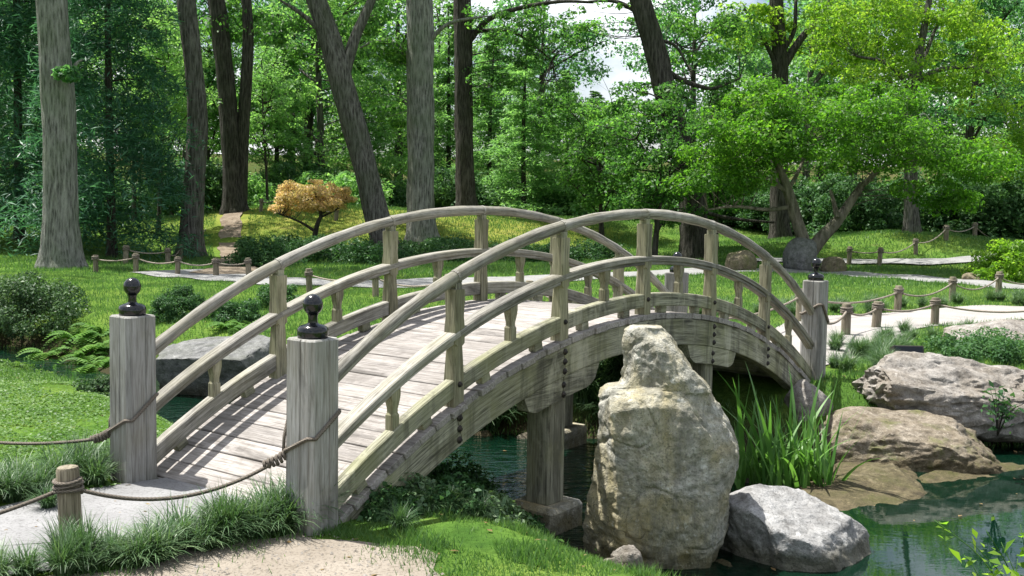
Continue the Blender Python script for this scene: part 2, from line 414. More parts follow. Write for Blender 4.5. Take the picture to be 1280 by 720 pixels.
class MB:
    """collects pieces (vertices, faces, grain coordinates) of ONE mesh"""
    def __init__(s): s.v, s.f, s.g = [], [], []
    def add(s, vs, fs, gs=None):
        o = len(s.v); s.v += [tuple(p) for p in vs]
        s.f += [tuple(i + o for i in f) for f in fs]
        s.g += [tuple(q) for q in (gs if gs is not None else vs)]
    def bbox(s, c, size, axis=0, bev=.006, M=None, taper=None):
        """bevelled box; axis = the grain direction"""
        bm = bmesh.new(); bmesh.ops.create_cube(bm, size=1)
        for q in bm.verts: q.co = Vector((q.co.x * size[0], q.co.y * size[1], q.co.z * size[2]))
        if taper:
            for q in bm.verts: taper(q)
        if bev: bmesh.ops.bevel(bm, geom=bm.edges[:], offset=bev, segments=1, affect='EDGES', profile=.5)
        bm.verts.index_update()
        off = Vector((random.random() * 9, random.random() * 9, random.random() * 9))
        vs, gs = [], []
        for q in bm.verts:
            p = q.co; perm = {0: (p.x, p.y, p.z), 1: (p.y, p.x, p.z), 2: (p.z, p.x, p.y)}[axis]
            gs.append(Vector(perm) + off)
            w = (M @ p) if M is not None else p
            vs.append(w + Vector(c))
        s.add(vs, [[q.index for q in f.verts] for f in bm.faces], gs)
        bm.free()
    def sweep(s, path, prof, ups, cap=True, gscale=(1, 1), closed=False):
        """path: list of Vector; prof: list of (side, up) or callable i->list; ups: up vectors"""
        n = len(path); off = Vector((random.random() * 9, random.random() * 9, random.random() * 9)); dist = 0
        vs, gs, fs = [], [], []
        for i, p in enumerate(path):
            if closed: t = path[(i + 1) % n] - path[i - 1]
            else: t = path[min(i + 1, n - 1)] - path[max(i - 1, 0)]
            t.normalize()
            u = ups[i] if isinstance(ups, list) else ups
            sd = t.cross(u).normalized(); uu = sd.cross(t).normalized()
            if i: dist += (p - path[i - 1]).length
            pr = prof(i) if callable(prof) else prof
            k = len(pr)
            for j, (a, b) in enumerate(pr):
                vs.append(p + sd * a + uu * b)
                gs.append(Vector((dist * gscale[0] + (j / k) * gscale[1] if gscale[1] != 1 else dist, a, b)) + off)
        for i in range(n if closed else n - 1):
            for j in range(k):
                a, b = i * k + j, i * k + (j + 1) % k
                i2 = (i + 1) % n
                fs.append((a, b, i2 * k + (j + 1) % k, i2 * k + j))
        if cap and not closed:
            fs.append(tuple(range(k))[::-1]); fs.append(tuple((n - 1) * k + j for j in range(k)))
        s.add(vs, fs, gs)
    def tube(s, path, r, seg=8, up=Vector((0, 0, 1)), rope=False, closed=False):
        path = [Vector(p) for p in path]
        rr = r if callable(r) else (lambda i: r)
        prof = lambda i: [(rr(i) * math.cos(2 * PI * j / seg), rr(i) * math.sin(2 * PI * j / seg)) for j in range(seg)]
        s.sweep(path, prof, up, gscale=(14, 3.2) if rope else (1, 1), closed=closed)
    def lathe(s, prof, c=(0, 0, 0), seg=24, M=None):
        vs, fs = [], []
        n = len(prof)
        for i in range(seg):
            a = 2 * PI * i / seg
            for r_, z in prof:
                p = Vector((r_ * math.cos(a), r_ * math.sin(a), z))
                vs.append((M @ p if M is not None else p) + Vector(c))
        for i in range(seg):
            for j in range(n - 1):
                fs.append((i * n + j, ((i + 1) % seg) * n + j, ((i + 1) % seg) * n + j + 1, i * n + j + 1))
        s.add(vs, fs)
    def build(s, name, material, parent=None, smooth=False, angle=None):
        me = bpy.data.meshes.new(name)
        me.from_pydata([tuple(p) for p in s.v], [], s.f)
        a = me.attributes.new('g', 'FLOAT_VECTOR', 'POINT')
        a.data.foreach_set('vector', np.array(s.g, np.float32).ravel())
        if smooth: me.polygons.foreach_set('use_smooth', np.ones(len(me.polygons), bool))
        if angle: me.set_sharp_from_angle(angle=angle)
        me.materials.append(material); me.update()
        return link(bpy.data.objects.new(name, me), parent)

# ------------------------------------------------------------------ terrain
ZW = -0.60
STREAM = np.array([(-40, 40), (-22, 27), (-12, 20.6), (-7.9, 18.4), (-4.6, 15.4), (-2.2, 13.5), (-.5, 12.4), (1.4, 12.2), (2.5, 11.7), (3.1, 11.25), (3.6, 11.2), (4.4, 11.6), (5.6, 12.2), (7.4, 12.7), (10, 13), (16, 13), (17, 2), (12, 3.6), (6, 4.6), (3.2, 5.6), (2.0, 6.6), (1.15, 7.35), (.30, 7.95), (-.38, 8.72), (-1.4, 9.75), (-3.6, 12.3), (-6.7, 15.6), (-10, 17.4), (-21, 23.5), (-40, 34)])
def sdist(px, py, poly):
    """distance to polygon edge, positive inside (vectorised)"""
    px = np.asarray(px, float); py = np.asarray(py, float)
    d = np.full(px.shape, 1e9); inside = np.zeros(px.shape, bool)
    n = len(poly)
    for i in range(n):
        ax, ay = poly[i]; bx_, by_ = poly[(i + 1) % n]
        ex, ey = bx_ - ax, by_ - ay
        t = np.clip(((px - ax) * ex + (py - ay) * ey) / (ex * ex + ey * ey), 0, 1)
        d = np.minimum(d, np.hypot(px - ax - t * ex, py - ay - t * ey))
        cond = ((ay > py) != (by_ > py)) & (px < (bx_ - ax) * (py - ay) / (by_ - ay + 1e-12) + ax)
        inside ^= cond
    return np.where(inside, d, -d)
def sm(t): t = np.clip(t, 0, 1); return t * t * (3 - 2 * t)
MOUNDS = [(-7, 50, 9, 5, 1.55), (4, 56, 11, 5, 1.1), (-22, 44, 6, 5, .8), (16.5, 47, 6.5, 4.5, 1.15), (30, 44, 8, 6, .9), (-16, 60, 14, 7, 1.0), (18, 64, 20, 8, 1.0), (-14, 52, 5, 4, .5)]
def H(x, y):
    x = np.asarray(x, float); y = np.asarray(y, float)
    wob = .12 * np.sin(2.1 * x + .7 * y) + .09 * np.sin(1.3 * y - 2.4 * x + 1)
    d = sdist(x, y, STREAM) + wob
    z = np.where(d < 0, -.60 * sm((d + 1.5) / 1.5) ** 1.25, -.60 - .55 * sm(d / .9))
    for mx, my, rx, ry, h in MOUNDS:
        z = z + h * np.exp(-(((x - mx) / rx) ** 2 + ((y - my) / ry) ** 2))
    z = z + 9 * sm((y - 112) / 50)
    near = np.clip((y - 7) / 6, 0, 1)
    z = z + near * (.03 * np.sin(.9 * x + 1.1) * np.cos(.7 * y) + .02 * np.sin(2.3 * x - 1.7 * y))
    return z
def h1(x, y): return float(H(np.array([x]), np.array([y]))[0])
def P3(x, y, dz=0.0): return Vector((x, y, h1(x, y) + dz))
def axis(lo, hi, f0, f1, step, grow=1.14):
    a = list(np.arange(f0, f1 + 1e-6, step))
    s = step
    while a[-1] < hi: s *= grow; a.append(a[-1] + s)
    s = step; b = []
    c = f0
    while c > lo: s *= grow; c -= s; b.append(c)
    return np.array(b[::-1] + a)
gx = axis(-900, 900, -12, 13, .16); gy = axis(-300, 1500, 4.5, 24, .16, 1.09)
GX, GY = np.meshgrid(gx, gy)
GZ = H(GX, GY)
nx, ny = len(gx), len(gy)
idx = np.arange(nx * ny).reshape(ny, nx)
Fq = np.stack([idx[:-1, :-1], idx[:-1, 1:], idx[1:, 1:], idx[1:, :-1]], -1).reshape(-1, 4)
ground = mesh_np('ground', np.stack([GX, GY, GZ], -1).reshape(-1, 3), Fq, M_GROUND, smooth=True)
tag(ground, kind='structure')

def ring_sheet(name, poly, material, dz, res=.14, rough=.05):
    """a sheet that follows the ground inside a star-shaped outline"""
    poly = [Vector((a, b)) for a, b in poly]
    cx = sum((p for p in poly), Vector((0, 0))) / len(poly)
    pts = []
    for i, p in enumerate(poly):
        q = poly[(i + 1) % len(poly)]; k = max(1, int((q - p).length / res))
        for j in range(k):
            w = p.lerp(q, j / k)
            nn = (mnoise.noise(Vector((w.x * 2, w.y * 2, .3))) + .6 * mnoise.noise(Vector((w.x * 7, w.y * 7, 1.3)))) * rough * 1.6
            pts.append(w + (w - cx).normalized() * nn)
    rings = max(3, int(max((p - cx).length for p in pts) / (res * 1.6)))
    B = np.array([(p.x, p.y) for p in pts]); C = np.array([cx.x, cx.y])
    V = [C[None]]
    for r_ in range(1, rings + 1): V.append(C + (B - C) * (r_ / rings))
    V = np.concatenate(V); n = len(B)
    Z = H(V[:, 0], V[:, 1]) + dz
    F = [(0, 1 + j, 1 + (j + 1) % n) for j in range(n)]
    me = bpy.data.meshes.new(name)
    for r_ in range(rings - 1):
        o = 1 + r_ * n
        F += [(o + j, o + n + j, o + n + (j + 1) % n, o + (j + 1) % n) for j in range(n)]
    me.from_pydata([(a, b, c) for (a, b), c in zip(V, Z)], [], F)
    me.materials.append(material); me.polygons.foreach_set('use_smooth', np.ones(len(me.polygons), bool)); me.update()
    o = link(bpy.data.objects.new(name, me))
    return tag(o, kind='structure')
def spline(pts, n):
    """Catmull-Rom through 2D/3D points"""
    P = [np.array(p, float) for p in pts]; P = [2 * P[0] - P[1]] + P + [2 * P[-1] - P[-2]]
    out = []
    segs = len(P) - 3
    for i in range(n):
        t = i / (n - 1) * segs; k = min(int(t), segs - 1); t -= k
        a, b, c, d = P[k:k + 4]
        out.append(.5 * (2 * b + (c - a) * t + (2 * a - 5 * b + 4 * c - d) * t * t + (3 * b - a - 3 * c + d) * t ** 3))
    return np.array(out)
def strip_sheet(name, line, width, material, dz, n=120, cols=9):
    C = spline(line, n); T = np.gradient(C, axis=0); T /= np.linalg.norm(T, axis=1)[:, None]
    S = np.stack([T[:, 1], -T[:, 0]], -1)
    W_ = width if not isinstance(width, (list, tuple)) else np.interp(np.linspace(0, 1, n), np.linspace(0, 1, len(width)), width)
    wob = np.array([mnoise.noise(Vector((c[0], c[1], 2.))) * .18 for c in C])
    V = []
    for j in range(cols):
        o = (j / (cols - 1) - .5)
        V.append(C + S * ((o * W_ + (wob if j in (0, cols - 1) else 0))[:, None] if hasattr(W_, '__len__') else (o * W_ + (wob if j in (0, cols - 1) else 0 * wob))[:, None]))
    V = np.stack(V, 1).reshape(-1, 2)
    Z = H(V[:, 0], V[:, 1]) + dz
    ii = np.arange(n * cols).reshape(n, cols)
    F = np.stack([ii[:-1, :-1], ii[:-1, 1:], ii[1:, 1:], ii[1:, :-1]], -1).reshape(-1, 4)
    o = mesh_np(name, np.column_stack([V, Z]), F[:, ::-1], material, smooth=True)
    return tag(o, kind='structure')

ROWL = spline([gz(-140, 738), gz(-30, 726), gz(40, 717), gz(140, 704), gz(240, 685), gz(330, 664), gz(376, 656)], 30)
APPROACH = [(-2.25, 8.05), (-2.80, 7.66), (-3.35, 7.02), (-4.2, 6.45), (-5.6, 5.7), (-7.5, 4.9), (-7.5, 3.6)] + [tuple(p) for p in ROWL[::3]] + [(-1.24, 6.70), (-.85, 7.15)]
SAND = [tuple(p + np.array([.05, -.10])) for p in ROWL[::-3]] + [(-4.4, 4.2), (-7, 3.0), (-7, -6), (.3, -6), (.3, 2.5), (.12, 4.4), (.0, 5.2), (-.18, 5.75), (-.45, 6.15), (-.85, 6.45)]
ring_sheet('approach_path', APPROACH, M_APPROACH, .012)
ring_sheet('sand_path', SAND, M_SAND, .010, rough=.2)
FARPATH = [(2.75, 13.6), (3.4, 14.6), (4.6, 16.8), (6.8, 20.3), (9.8, 22.4), (14, 23.9), (22, 25.5)]
strip_sheet('bridge_path', FARPATH, [1.7, 1.8, 2.1, 2.3, 2.2, 2.2, 2.2], M_PATH, .016)
LAWNPATH = [(-9.6, 30.6), (-8.3, 29.5), (-6.8, 28.4), (-5.2, 27.4), (-1, 29), (3.5, 33.5), (8, 36.5), (11, 36), (13, 33), (16, 30), (24, 27)]
strip_sheet('lawn_path', LAWNPATH, 2.3, M_GPATH, .022)
BACKPATH = [(-8.0, 30.2), (-8.3, 33), (-9.6, 38), (-11.6, 45), (-13.6, 54)]
strip_sheet('wood_path', BACKPATH, [1.8, 1.2, 1.0, .9, .8], M_LITTER, .028, 80)
FARLINE = [(9, 41.5), (13, 40.8), (17, 41), (22, 43)]
strip_sheet('mound_path', FARLINE, 1.2, M_GPATH, .07, 60)
# water
wp = [(-45, 2), (18, 2), (18, 45), (-45, 45)]
water = mesh_np('water', [(a, b, ZW) for a, b in wp], [(0, 1, 2, 3)], M_WATER)
tag(water, kind='structure')

# ------------------------------------------------------------------ the bridge
BX, BY, YAW, S, BW = 1.19, 9.916, 0.9243, 1.3246, 1.889
bridge = empty('footbridge', (BX, BY, 0), YAW)
tag(bridge, 'weathered grey wooden arched footbridge with log handrails and black ball finials', 'footbridge')
def zh(u): return 1.98 - .1053 * u * u - .0023 * u ** 4          # handrail centre
UN, UE = 3.025, 3.1          # near and far corner posts
D_MID, D_BOT, D_DECK = .405, .72, .912
def lpt(u, w, dz=0.0): return Vector((u * S, w, zh(u) + dz))
def uvec(u):
    t = Vector((S, 0, -2 * .1053 * u - 4 * .0023 * u ** 3)).normalized()
    return t, Vector((-t.z, 0, t.x))
def arc(u0, u1, w, dz, n): return [lpt(u0 + (u1 - u0) * i / (n - 1), w, dz) for i in range(n)]
def rect(wd, ht, ch=.006):
    a, b = wd / 2, ht / 2
    return [(-a + ch, -b), (a - ch, -b), (a, -b + ch), (a, b - ch), (a - ch, b), (-a + ch, b), (-a, b - ch), (-a, -b + ch)]
YV = Vector((0, 0, 1))
# deck planks
arc_len = 0.0; us = [-UN]
u = -UN
while u < UE:
    du = .176 / math.hypot(S, 2 * .1053 * u + 4 * .0023 * u ** 3)
    u += du; us.append(u)
for i in range(len(us) - 1):
    uc = (us[i] + us[i + 1]) / 2
    t, nrm = uvec(uc)
    L = (lpt(us[i + 1], 0) - lpt(us[i], 0)).length - random.uniform(.004, .009)
    q = MB()
    M = Matrix((t, Vector((0, 1, 0)), nrm)).transposed()
    over = .075 + random.uniform(-.018, .018); over2 = .075 + random.uniform(-.018, .018)
    lift = random.uniform(-.004, .004)
    rot = Matrix.Rotation(random.uniform(-.004, .004), 3, 'Y') @ Matrix.Rotation(random.uniform(-.004, .004), 3, 'Z')
    c = lpt(uc, (BW + over2 - over) / 2, -D_DECK) + nrm * (-.026 + lift)
    q.bbox(c, (L, BW + over + over2, .052), 1, .005, M @ rot)
    q.build('plank', MW_PLANK, bridge)
POSTS_U = [-2, -1, 0, 1, 2]
def side(w, out):
    """one railing; out = -1 when the outside lies towards -w"""
    edges = [-UN + .06] + POSTS_U + [UE - .06]
    # log handrail in lengths, with an iron band at each joint
    for k in range(6):
        a, b = edges[k], edges[k + 1]
        q = MB(); pth = arc(a, b, w, 0, 14)
        rj = random.uniform(.045, .049)
        q.tube(pth, lambda i: rj + .0025 * math.sin(i * 1.3 + k), 14, Vector((0, 1, 0)))
        hr = q.build('handrail', MW_RAIL, bridge, True, R(50))
        if k:
            qb = MB(); t, nrm = uvec(a)
            qb.tube([lpt(a, w) - t * .012, lpt(a, w) + t * .012], .0505, 16, Vector((0, 1, 0)))
            qb.build('band', MW_RAIL, hr)
        q = MB(); q.sweep(arc(a, b, w, -D_MID, 12), rect(.115, .052, .008), Vector((0, 0, 1)))
        q.sweep(arc(a, b, w, -D_MID - .0405, 12), rect(.085, .03, .005), Vector((0, 0, 1)))
        q.build('middle_rail', MW_RAIL, bridge)
        gap = .012
        q = MB(); q.sweep(arc(a + gap, b - gap, w + .004 * out, -D_BOT - .062, 12), rect(.085, .124, .008), Vector((0, 0, 1)))
        q.build('bottom_rail', MW_BEAM if out < 0 else MW_RAIL, bridge)
        # spacer blocks under the bottom rail
        for e in (.25, .75):
            uu = a + (b - a) * e; t, nrm = uvec(uu)
            q = MB(); q.bbox(lpt(uu, w, -D_BOT - .124 - .033), (.10, .07, .064), 0, .003, Matrix((t, Vector((0, 1, 0)), nrm)).transposed())
            q.build('spacer', MW_BEAM, bridge)
        # short turned-in strut in the middle of the bay
        um = (a + b) / 2 if 0 < k < 5 else (a + b) / 2
        z0, z1 = zh(um) - D_BOT - .004, zh(um) - D_MID - .052
        q = MB(); hgt = z1 - z0
        prof = [(.033, 0), (.033, .36), (.026, .42), (.026, .52), (.036, .74), (.043, .86), (.043, 1.0)]
        vs, fs = [], []
        for (r_, e) in prof:
            for sx, sy in ((-1, -1), (1, -1), (1, 1), (-1, 1)):
                dzz = -.08 * um * sx * r_ * 2 if e in (0, 1.0) else 0
                vs.append(Vector((um * S + sx * r_, w + sy * min(r_, .035), z0 + e * hgt + dzz)))
        for i in range(len(prof) - 1):
            for j in range(4): fs.append((i * 4 + j, i * 4 + (j + 1) % 4, i * 4 + 4 + (j + 1) % 4, i * 4 + 4 + j))
        fs += [(3, 2, 1, 0), tuple(len(vs) - 4 + j for j in range(4))]
        off = random.random() * 9
        q.add(vs, fs, [(p.z + off, p.x, p.y) for p in vs])
        q.build('strut', MW_UP, bridge)
    # rail posts with tapering chamfers and a dark neck under the log
    for u in POSTS_U:
        t, nrm = uvec(u)
        a = .054
        zt, zb = zh(u) - .088, zh(u) - D_DECK + .0
        low = zb - (.06 if out < 0 else .03)
        q = MB()
        ch0, ch1 = .004, .030
        zm = zh(u) - D_MID
        rows = [(low, ch0), (zb + .13, ch0), (zb + .16, ch0), (zm - .09, ch1), (zm - .07, ch0), (zm + .04, ch0), (zt - .20, .016), (zt - .01, .006), (zt, .014)]
        vs, fs = [], []
        for zz, ch in rows:
            b_ = a
            for px, py in ((-b_ + ch, -b_), (b_ - ch, -b_), (b_, -b_ + ch), (b_, b_ - ch), (b_ - ch, b_), (-b_ + ch, b_), (-b_, b_ - ch), (-b_, -b_ + ch)):
                vs.append(Vector((u * S + px, w + py, zz)))
        for i in range(len(rows) - 1):
            for j in range(8): fs.append((i * 8 + j, i * 8 + (j + 1) % 8, i * 8 + 8 + (j + 1) % 8, i * 8 + 8 + j))
        fs += [tuple(range(8))[::-1], tuple(len(vs) - 8 + j for j in range(8))]
        off = random.random() * 9
        q.add(vs, fs, [(p.z + off, p.x, p.y) for p in vs])
        po = q.build('rail_post', MW_UP, bridge)
        q = MB(); M = Matrix((t, Vector((0, 1, 0)), nrm)).transposed()
        q.bbox(Vector((u * S, w, zt + .020)), (.072, .072, .05), 2, .004)
        q.bbox(Vector((u * S, w, zh(u) - .047)), (.10, .055, .022), 0, .004, M)
        q.build('neck', MW_BEAM, po)
        for dzz in (-D_BOT - .05, ):
            q = MB(); c = Vector((u * S, w + out * .056, zh(u) + dzz))
            q.lathe([(0, .018), (.012, .018), (.020, .006), (.022, 0), (.022, -.004)], c, 10, Matrix.Rotation(R(90) * (1 if out < 0 else -1), 3, 'X'))
            q.build('bolt', M_IRON, po)
    # arch girder in lengths, with corbels over the piers
    gw = w + (.0 if out < 0 else -.0)
    for k in range(6):
        a, b = edges[k] - (.10 if k == 0 else 0), edges[k + 1] + (.10 if k == 5 else 0)
        g0 = .002
        q = MB(); q.sweep(arc(a + g0, b - g0, gw, -D_DECK - .052 - .128, 14), rect(.12, .250, .007), Vector((0, 0, 1)))
        gd = q.build('girder', MW_BEAM, bridge)
        if k:
            for j, dd in enumerate((.10, .18, .26)):
                q = MB(); c = lpt(a, gw + out * .0605, -D_DECK - .0 - dd)
                q.lathe([(0, .022), (.010, .022), (.019, .010), (.027, .004), (.027, -.004)], c, 10, Matrix.Rotation(R(90) * (1 if out < 0 else -1), 3, 'X'))
                q.build('bolt', M_IRON, gd)
    for u in (-1, 1):
        for sgn in (-1, 1):
            # half a corbel on each side of the joint, its outer end cut in an ogee
            q = MB(); n = 10; vs, fs = [], []
            e0, e1 = .004, .40
            for i in range(n):
                e = e0 + (e1 - e0) * i / (n - 1); uu = u + sgn * e
                top = zh(uu) - D_DECK - .052 - .256
                tt = max(0, (e - .30) / (e1 - .30))
                dep = .175 * (1 - tt ** 2 * .92) - (.015 if .02 < tt < .4 else 0)
                for yy in (-.052, .052): vs += [Vector((uu * S, gw + yy, top)), Vector((uu * S, gw + yy, top - dep))]
            for i in range(n - 1):
                o = i * 4
                fs += [(o, o + 1, o + 5, o + 4), (o + 2, o + 6, o + 7, o + 3), (o + 1, o + 3, o + 7, o + 5), (o, o + 4, o + 6, o + 2)]
            fs += [(0, 2, 3, 1), (n * 4 - 4, n * 4 - 3, n * 4 - 1, n * 4 - 2)]
            q.add(vs, fs); cb = q.build('corbel', MW_BEAM, bridge)
            if sgn > 0:
                for dd in (.37, .45):
                    q = MB(); c = lpt(u, gw + out * .0525, -D_DECK - dd)
                    q.lathe([(0, .022), (.010, .022), (.019, .010), (.027, .004), (.027, -.004)], c, 10, Matrix.Rotation(R(90) * (1 if out < 0 else -1), 3, 'X'))
                    q.build('bolt', M_IRON, cb)
        # pier on a stone footing
        pw = w + (.10 if out < 0 else -.10)
        q = MB(); ztop = zh(u) - D_DECK - .32
        q.bbox(Vector((u * S - .02, pw, (ztop - .40) / 2)), (.23, .23, ztop + .40), 2, .012)
        pr = q.build('pier', MW_BEAM, bridge)
        q = MB(); q.bbox(Vector((u * S, pw, -.62)), (.46, .46, .46), 0, .03)
        for i, p in enumerate(q.v):
            nn = mnoise.noise(Vector(p) * 6 + Vector((u * 3, w, 0))) * .03
            q.v[i] = (p[0] + nn, p[1] + nn * .7, p[2] + nn * .4)
        q.build('footing', M_ROCK_A, pr)
side(0.0, -1)
side(BW, 1)
# cross beams under the deck
for u in (-2.5, -1.5, -.5, .5, 1.5, 2.5):
    q = MB(); t, nrm = uvec(u)
    q.bbox(lpt(u, BW / 2, -D_DECK - .13), (.10, BW - .12, .15), 1, .006, Matrix((t, Vector((0, 1, 0)), nrm)).transposed())
    q.build('cross_beam', MW_BEAM, bridge)
# corner posts with turned finials
def corner(u, w):
    a, ch = .124, .028
    q = MB(); rows = [(-.7, 0, ch), (-.02, .004, ch), (.5, .002, ch), (1.19, 0, ch), (1.2, -.008, ch)]
    vs, fs = [], []
    for zz, gr, c_ in rows:
        b = a + gr
        pr = []
        # face groove on every face, like two joined boards
        base = [(-b + c_, -b), (.018, -b), (.024, -b + .009), (.030, -b), (b - c_, -b)]
        for r_ in range(4):
            ca, sa = math.cos(r_ * PI / 2), math.sin(r_ * PI / 2)
            pr += [(x * ca - y * sa, x * sa + y * ca) for x, y in base]
        vs += [Vector((u * S + x, w + y, zz)) for x, y in pr]
    k = 20
    for i in range(len(rows) - 1):
        for j in range(k): fs.append((i * k + j, i * k + (j + 1) % k, i * k + k + (j + 1) % k, i * k + k + j))
    fs += [tuple(range(k))[::-1], tuple(len(vs) - k + j for j in range(k))]
    off = random.random() * 9
    q.add(vs, fs, [(p.z + off, p.x, p.y) for p in vs])
    po = q.build('corner_post', MW_POST, bridge)
    q = MB()
    prof = [(0, -.01), (.088, -.01), (.094, .004), (.096, .030), (.096, .052), (.088, .068), (.066, .080), (.040, .086), (.031, .094), (.029, .120), (.031, .140), (.036, .147)]
    for i in range(13):
        an = -62 + i * (152 / 12)
        prof.append((.062 * math.cos(R(an)) if i < 12 else 0, .205 + .066 * math.sin(R(an))))
    q.lathe(prof, (u * S, w, 1.2), 28)
    q.build('finial', M_BLACK, po, True, R(40))
for u in (-UN, UE):
    for w in (0, BW): corner(u, w)
BM = Matrix.Translation((BX, BY, 0)) @ Matrix.Rotation(YAW, 4, 'Z')
def bw(u, w, z): return BM @ Vector((u * S, w, z))

# ------------------------------------------------------------------ rope fences
def catenary(a, b, sag, n=24):
    a, b = Vector(a), Vector(b)
    return [a.lerp(b, i / (n - 1)) - Vector((0, 0, sag * 4 * (i / (n - 1)) * (1 - i / (n - 1)))) for i in range(n)]
def stake(parent, x, y, h, r, tilt=(0, 0), wrap=True, rope_r=.013, z0=None, capd=True):
    z = h1(x, y) if z0 is None else z0
    M = Matrix.Translation((x, y, z)) @ Matrix.Rotation(tilt[0], 4, 'X') @ Matrix.Rotation(tilt[1], 4, 'Y')
    q = MB(); seg = 12; rows = [(-.3, 1.05), (h * .4, 1.02), (h - .015, 1.0), (h, .90)]
    vs, fs = [], []
    for zz, k in rows:
        for j in range(seg):
            an = 2 * PI * j / seg; rr = r * k * (1 + .05 * math.sin(3 * an + x * 7))
            vs.append(M @ Vector((rr * math.cos(an), rr * math.sin(an), zz)))
    for i in range(len(rows) - 1):
        for j in range(seg): fs.append((i * seg + j, i * seg + (j + 1) % seg, (i + 1) * seg + (j + 1) % seg, (i + 1) * seg + j))
    fs.append(tuple(len(vs) - seg + j for j in range(seg)))
    q.add(vs, fs, [(p.z + x, p.x, p.y) for p in vs])
    po = q.build('post', MW_STAKE, parent, True, R(40))
    if wrap:
        q = MB(); turns = 3 if r > .04 else 2
        pth = [M @ Vector(((r * 1.02 + rope_r * .8) * math.cos(a), (r * 1.02 + rope_r * .8) * math.sin(a), h - .15 * h / .5 + a / (2 * PI) * rope_r * 2.1 + .006 * math.sin(a * 1.7))) for a in np.linspace(0, turns * 2 * PI, turns * 16)]
        q.tube(pth, rope_r, 7, rope=True); q.build('rope_wrap', M_ROPE, po, True)
    return M @ Vector((0, 0, h - .12 * h / .5))
def rope_part(parent, pts, r, name='rope', material=None):
    q = MB(); q.tube(pts, r, 8, rope=True)
    return q.build(name, material or M_ROPE, parent, True)
def knot(parent, c, d, length, r, rope_r):
    """whipping of rope turns round a rope along direction d"""
    d = Vector(d).normalized(); s_ = d.cross(Vector((0, 0, 1))).normalized(); u_ = s_.cross(d)
    turns = max(3, int(length / (rope_r * 2.0))); n = turns * 12
    pth = []
    for i in range(n):
        a = i / 12 * 2 * PI; e = i / (n - 1) - .5
        rr = r * (1 + .18 * math.sin(i * .61)) * (1 - .5 * e * e)
        pth.append(Vector(c) + d * (e * length) + s_ * (rr * math.cos(a)) + u_ * (rr * math.sin(a)))
    q = MB(); q.tube(pth, rope_r, 6, rope=True)
    return q.build('knot', M_ROPE, parent, True)
def post_loop(parent, u, w, zs, r):
    """closed loop round a corner post; zs at corners (-l+w, -l-w, +l-w, +l+w)"""
    o = .124 + r * .9; e = .098
    cor = [(-o, e, zs[0]), (-o, -e, zs[1]), (-e, -o, zs[1]), (e, -o, zs[2]), (o, -e, zs[2]), (o, e, zs[3]), (e, o, zs[3]), (-e, o, zs[0])]
    pth = []
    for i in range(8):
        a, b = Vector(cor[i]), Vector(cor[(i + 1) % 8]); k = 6 if i % 2 == 0 else 3
        pth += [a.lerp(b, j / k) for j in range(k)]
    pth = [BM @ Vector((u * S + p.x, w + p.y, p.z)) for p in pth]
    q = MB(); q.tube(pth, r, 8, rope=True, closed=True)
    return q.build('rope_loop', M_ROPE, parent, True)

# fence A: stake in front, tied to the near corner post
p0 = gz(90, 690)
fa = empty('rope_fence', (p0[0], p0[1], 0)); fa_inv = Matrix.Translation((-p0[0], -p0[1], 0))
def reparent_offset(e):
    for ch in e.children: ch.matrix_parent_inverse = e.matrix_basis.inverted()
t0 = stake(fa, p0[0], p0[1], .50, .063, (R(1), R(-2)), True, .0125)
kn = bw(-UN, 0, .42) + Vector((-.235, -.03, 0))
rope_part(fa, catenary(t0 + Vector((.06, .0, -.01)), kn, .13), .0125)
knot(fa, kn + Vector((.02, 0, .02)), Vector((1, .1, .55)), .16, .024, .0115)
post_loop(fa, -UN, 0, (.50, .60, .74, .66), .0125)
rope_part(fa, [kn + Vector((.07, .0, .05)), kn + Vector((.11, .02, .08)), bw(-UN, 0, .5) + BM.to_3x3() @ Vector((-.13, .09, 0))], .0125)
rope_part(fa, [kn + Vector((.06, .0, .04)), kn + Vector((.06, .03, .16)), kn + Vector((.085, .06, .30))], .011, 'rope_tail')
rope_part(fa, [kn + Vector((.10, .0, .03)), kn + Vector((.125, -.01, -.08)), kn + Vector((.16, -.02, -.24))], .008, 'rope_tail')
t1 = stake(fa, -3.75, 4.75, .50, .063, (0, R(2)), True, .0125)
rope_part(fa, catenary(t1 + Vector((.05, .03, 0)), t0 + Vector((-.06, 0, -.02)), .10), .0125)
reparent_offset(fa)
tag(fa, 'short round stake with coiled rope tied across to the corner post beside the sand', 'rope fence')
# fence B: tied to the other near corner post, running off along the lawn
fb = empty('rope_fence', (-4.9, 8.3, 0))
kn = bw(-UN, BW, .30) + Vector((-.24, -.03, 0))
t2 = stake(fb, -5.0, 8.25, .50, .062, (R(-1), R(1)), True, .0125)
rope_part(fb, catenary(t2 + Vector((.05, 0, 0)), kn, .12), .0125)
knot(fb, kn + Vector((.03, 0, .02)), Vector((1, .1, .45)), .17, .025, .0115)
post_loop(fb, -UN, BW, (.36, .46, .62, .52), .0125)
rope_part(fb, [kn + Vector((.07, .0, .04)), kn + Vector((.12, .02, .06)), bw(-UN, BW, .36) + BM.to_3x3() @ Vector((-.13, .09, 0))], .0125)
rope_part(fb, [kn + Vector((.08, .0, .03)), kn + Vector((.07, .03, .13)), kn + Vector((.09, .06, .22))], .011, 'rope_tail')
rope_part(fb, [kn + Vector((.11, .0, .02)), kn + Vector((.13, -.01, -.08)), kn + Vector((.15, -.02, -.20))], .008, 'rope_tail')
reparent_offset(fb)
tag(fb, 'rope knotted round the corner post beside the clipped lawn edge', 'rope fence')
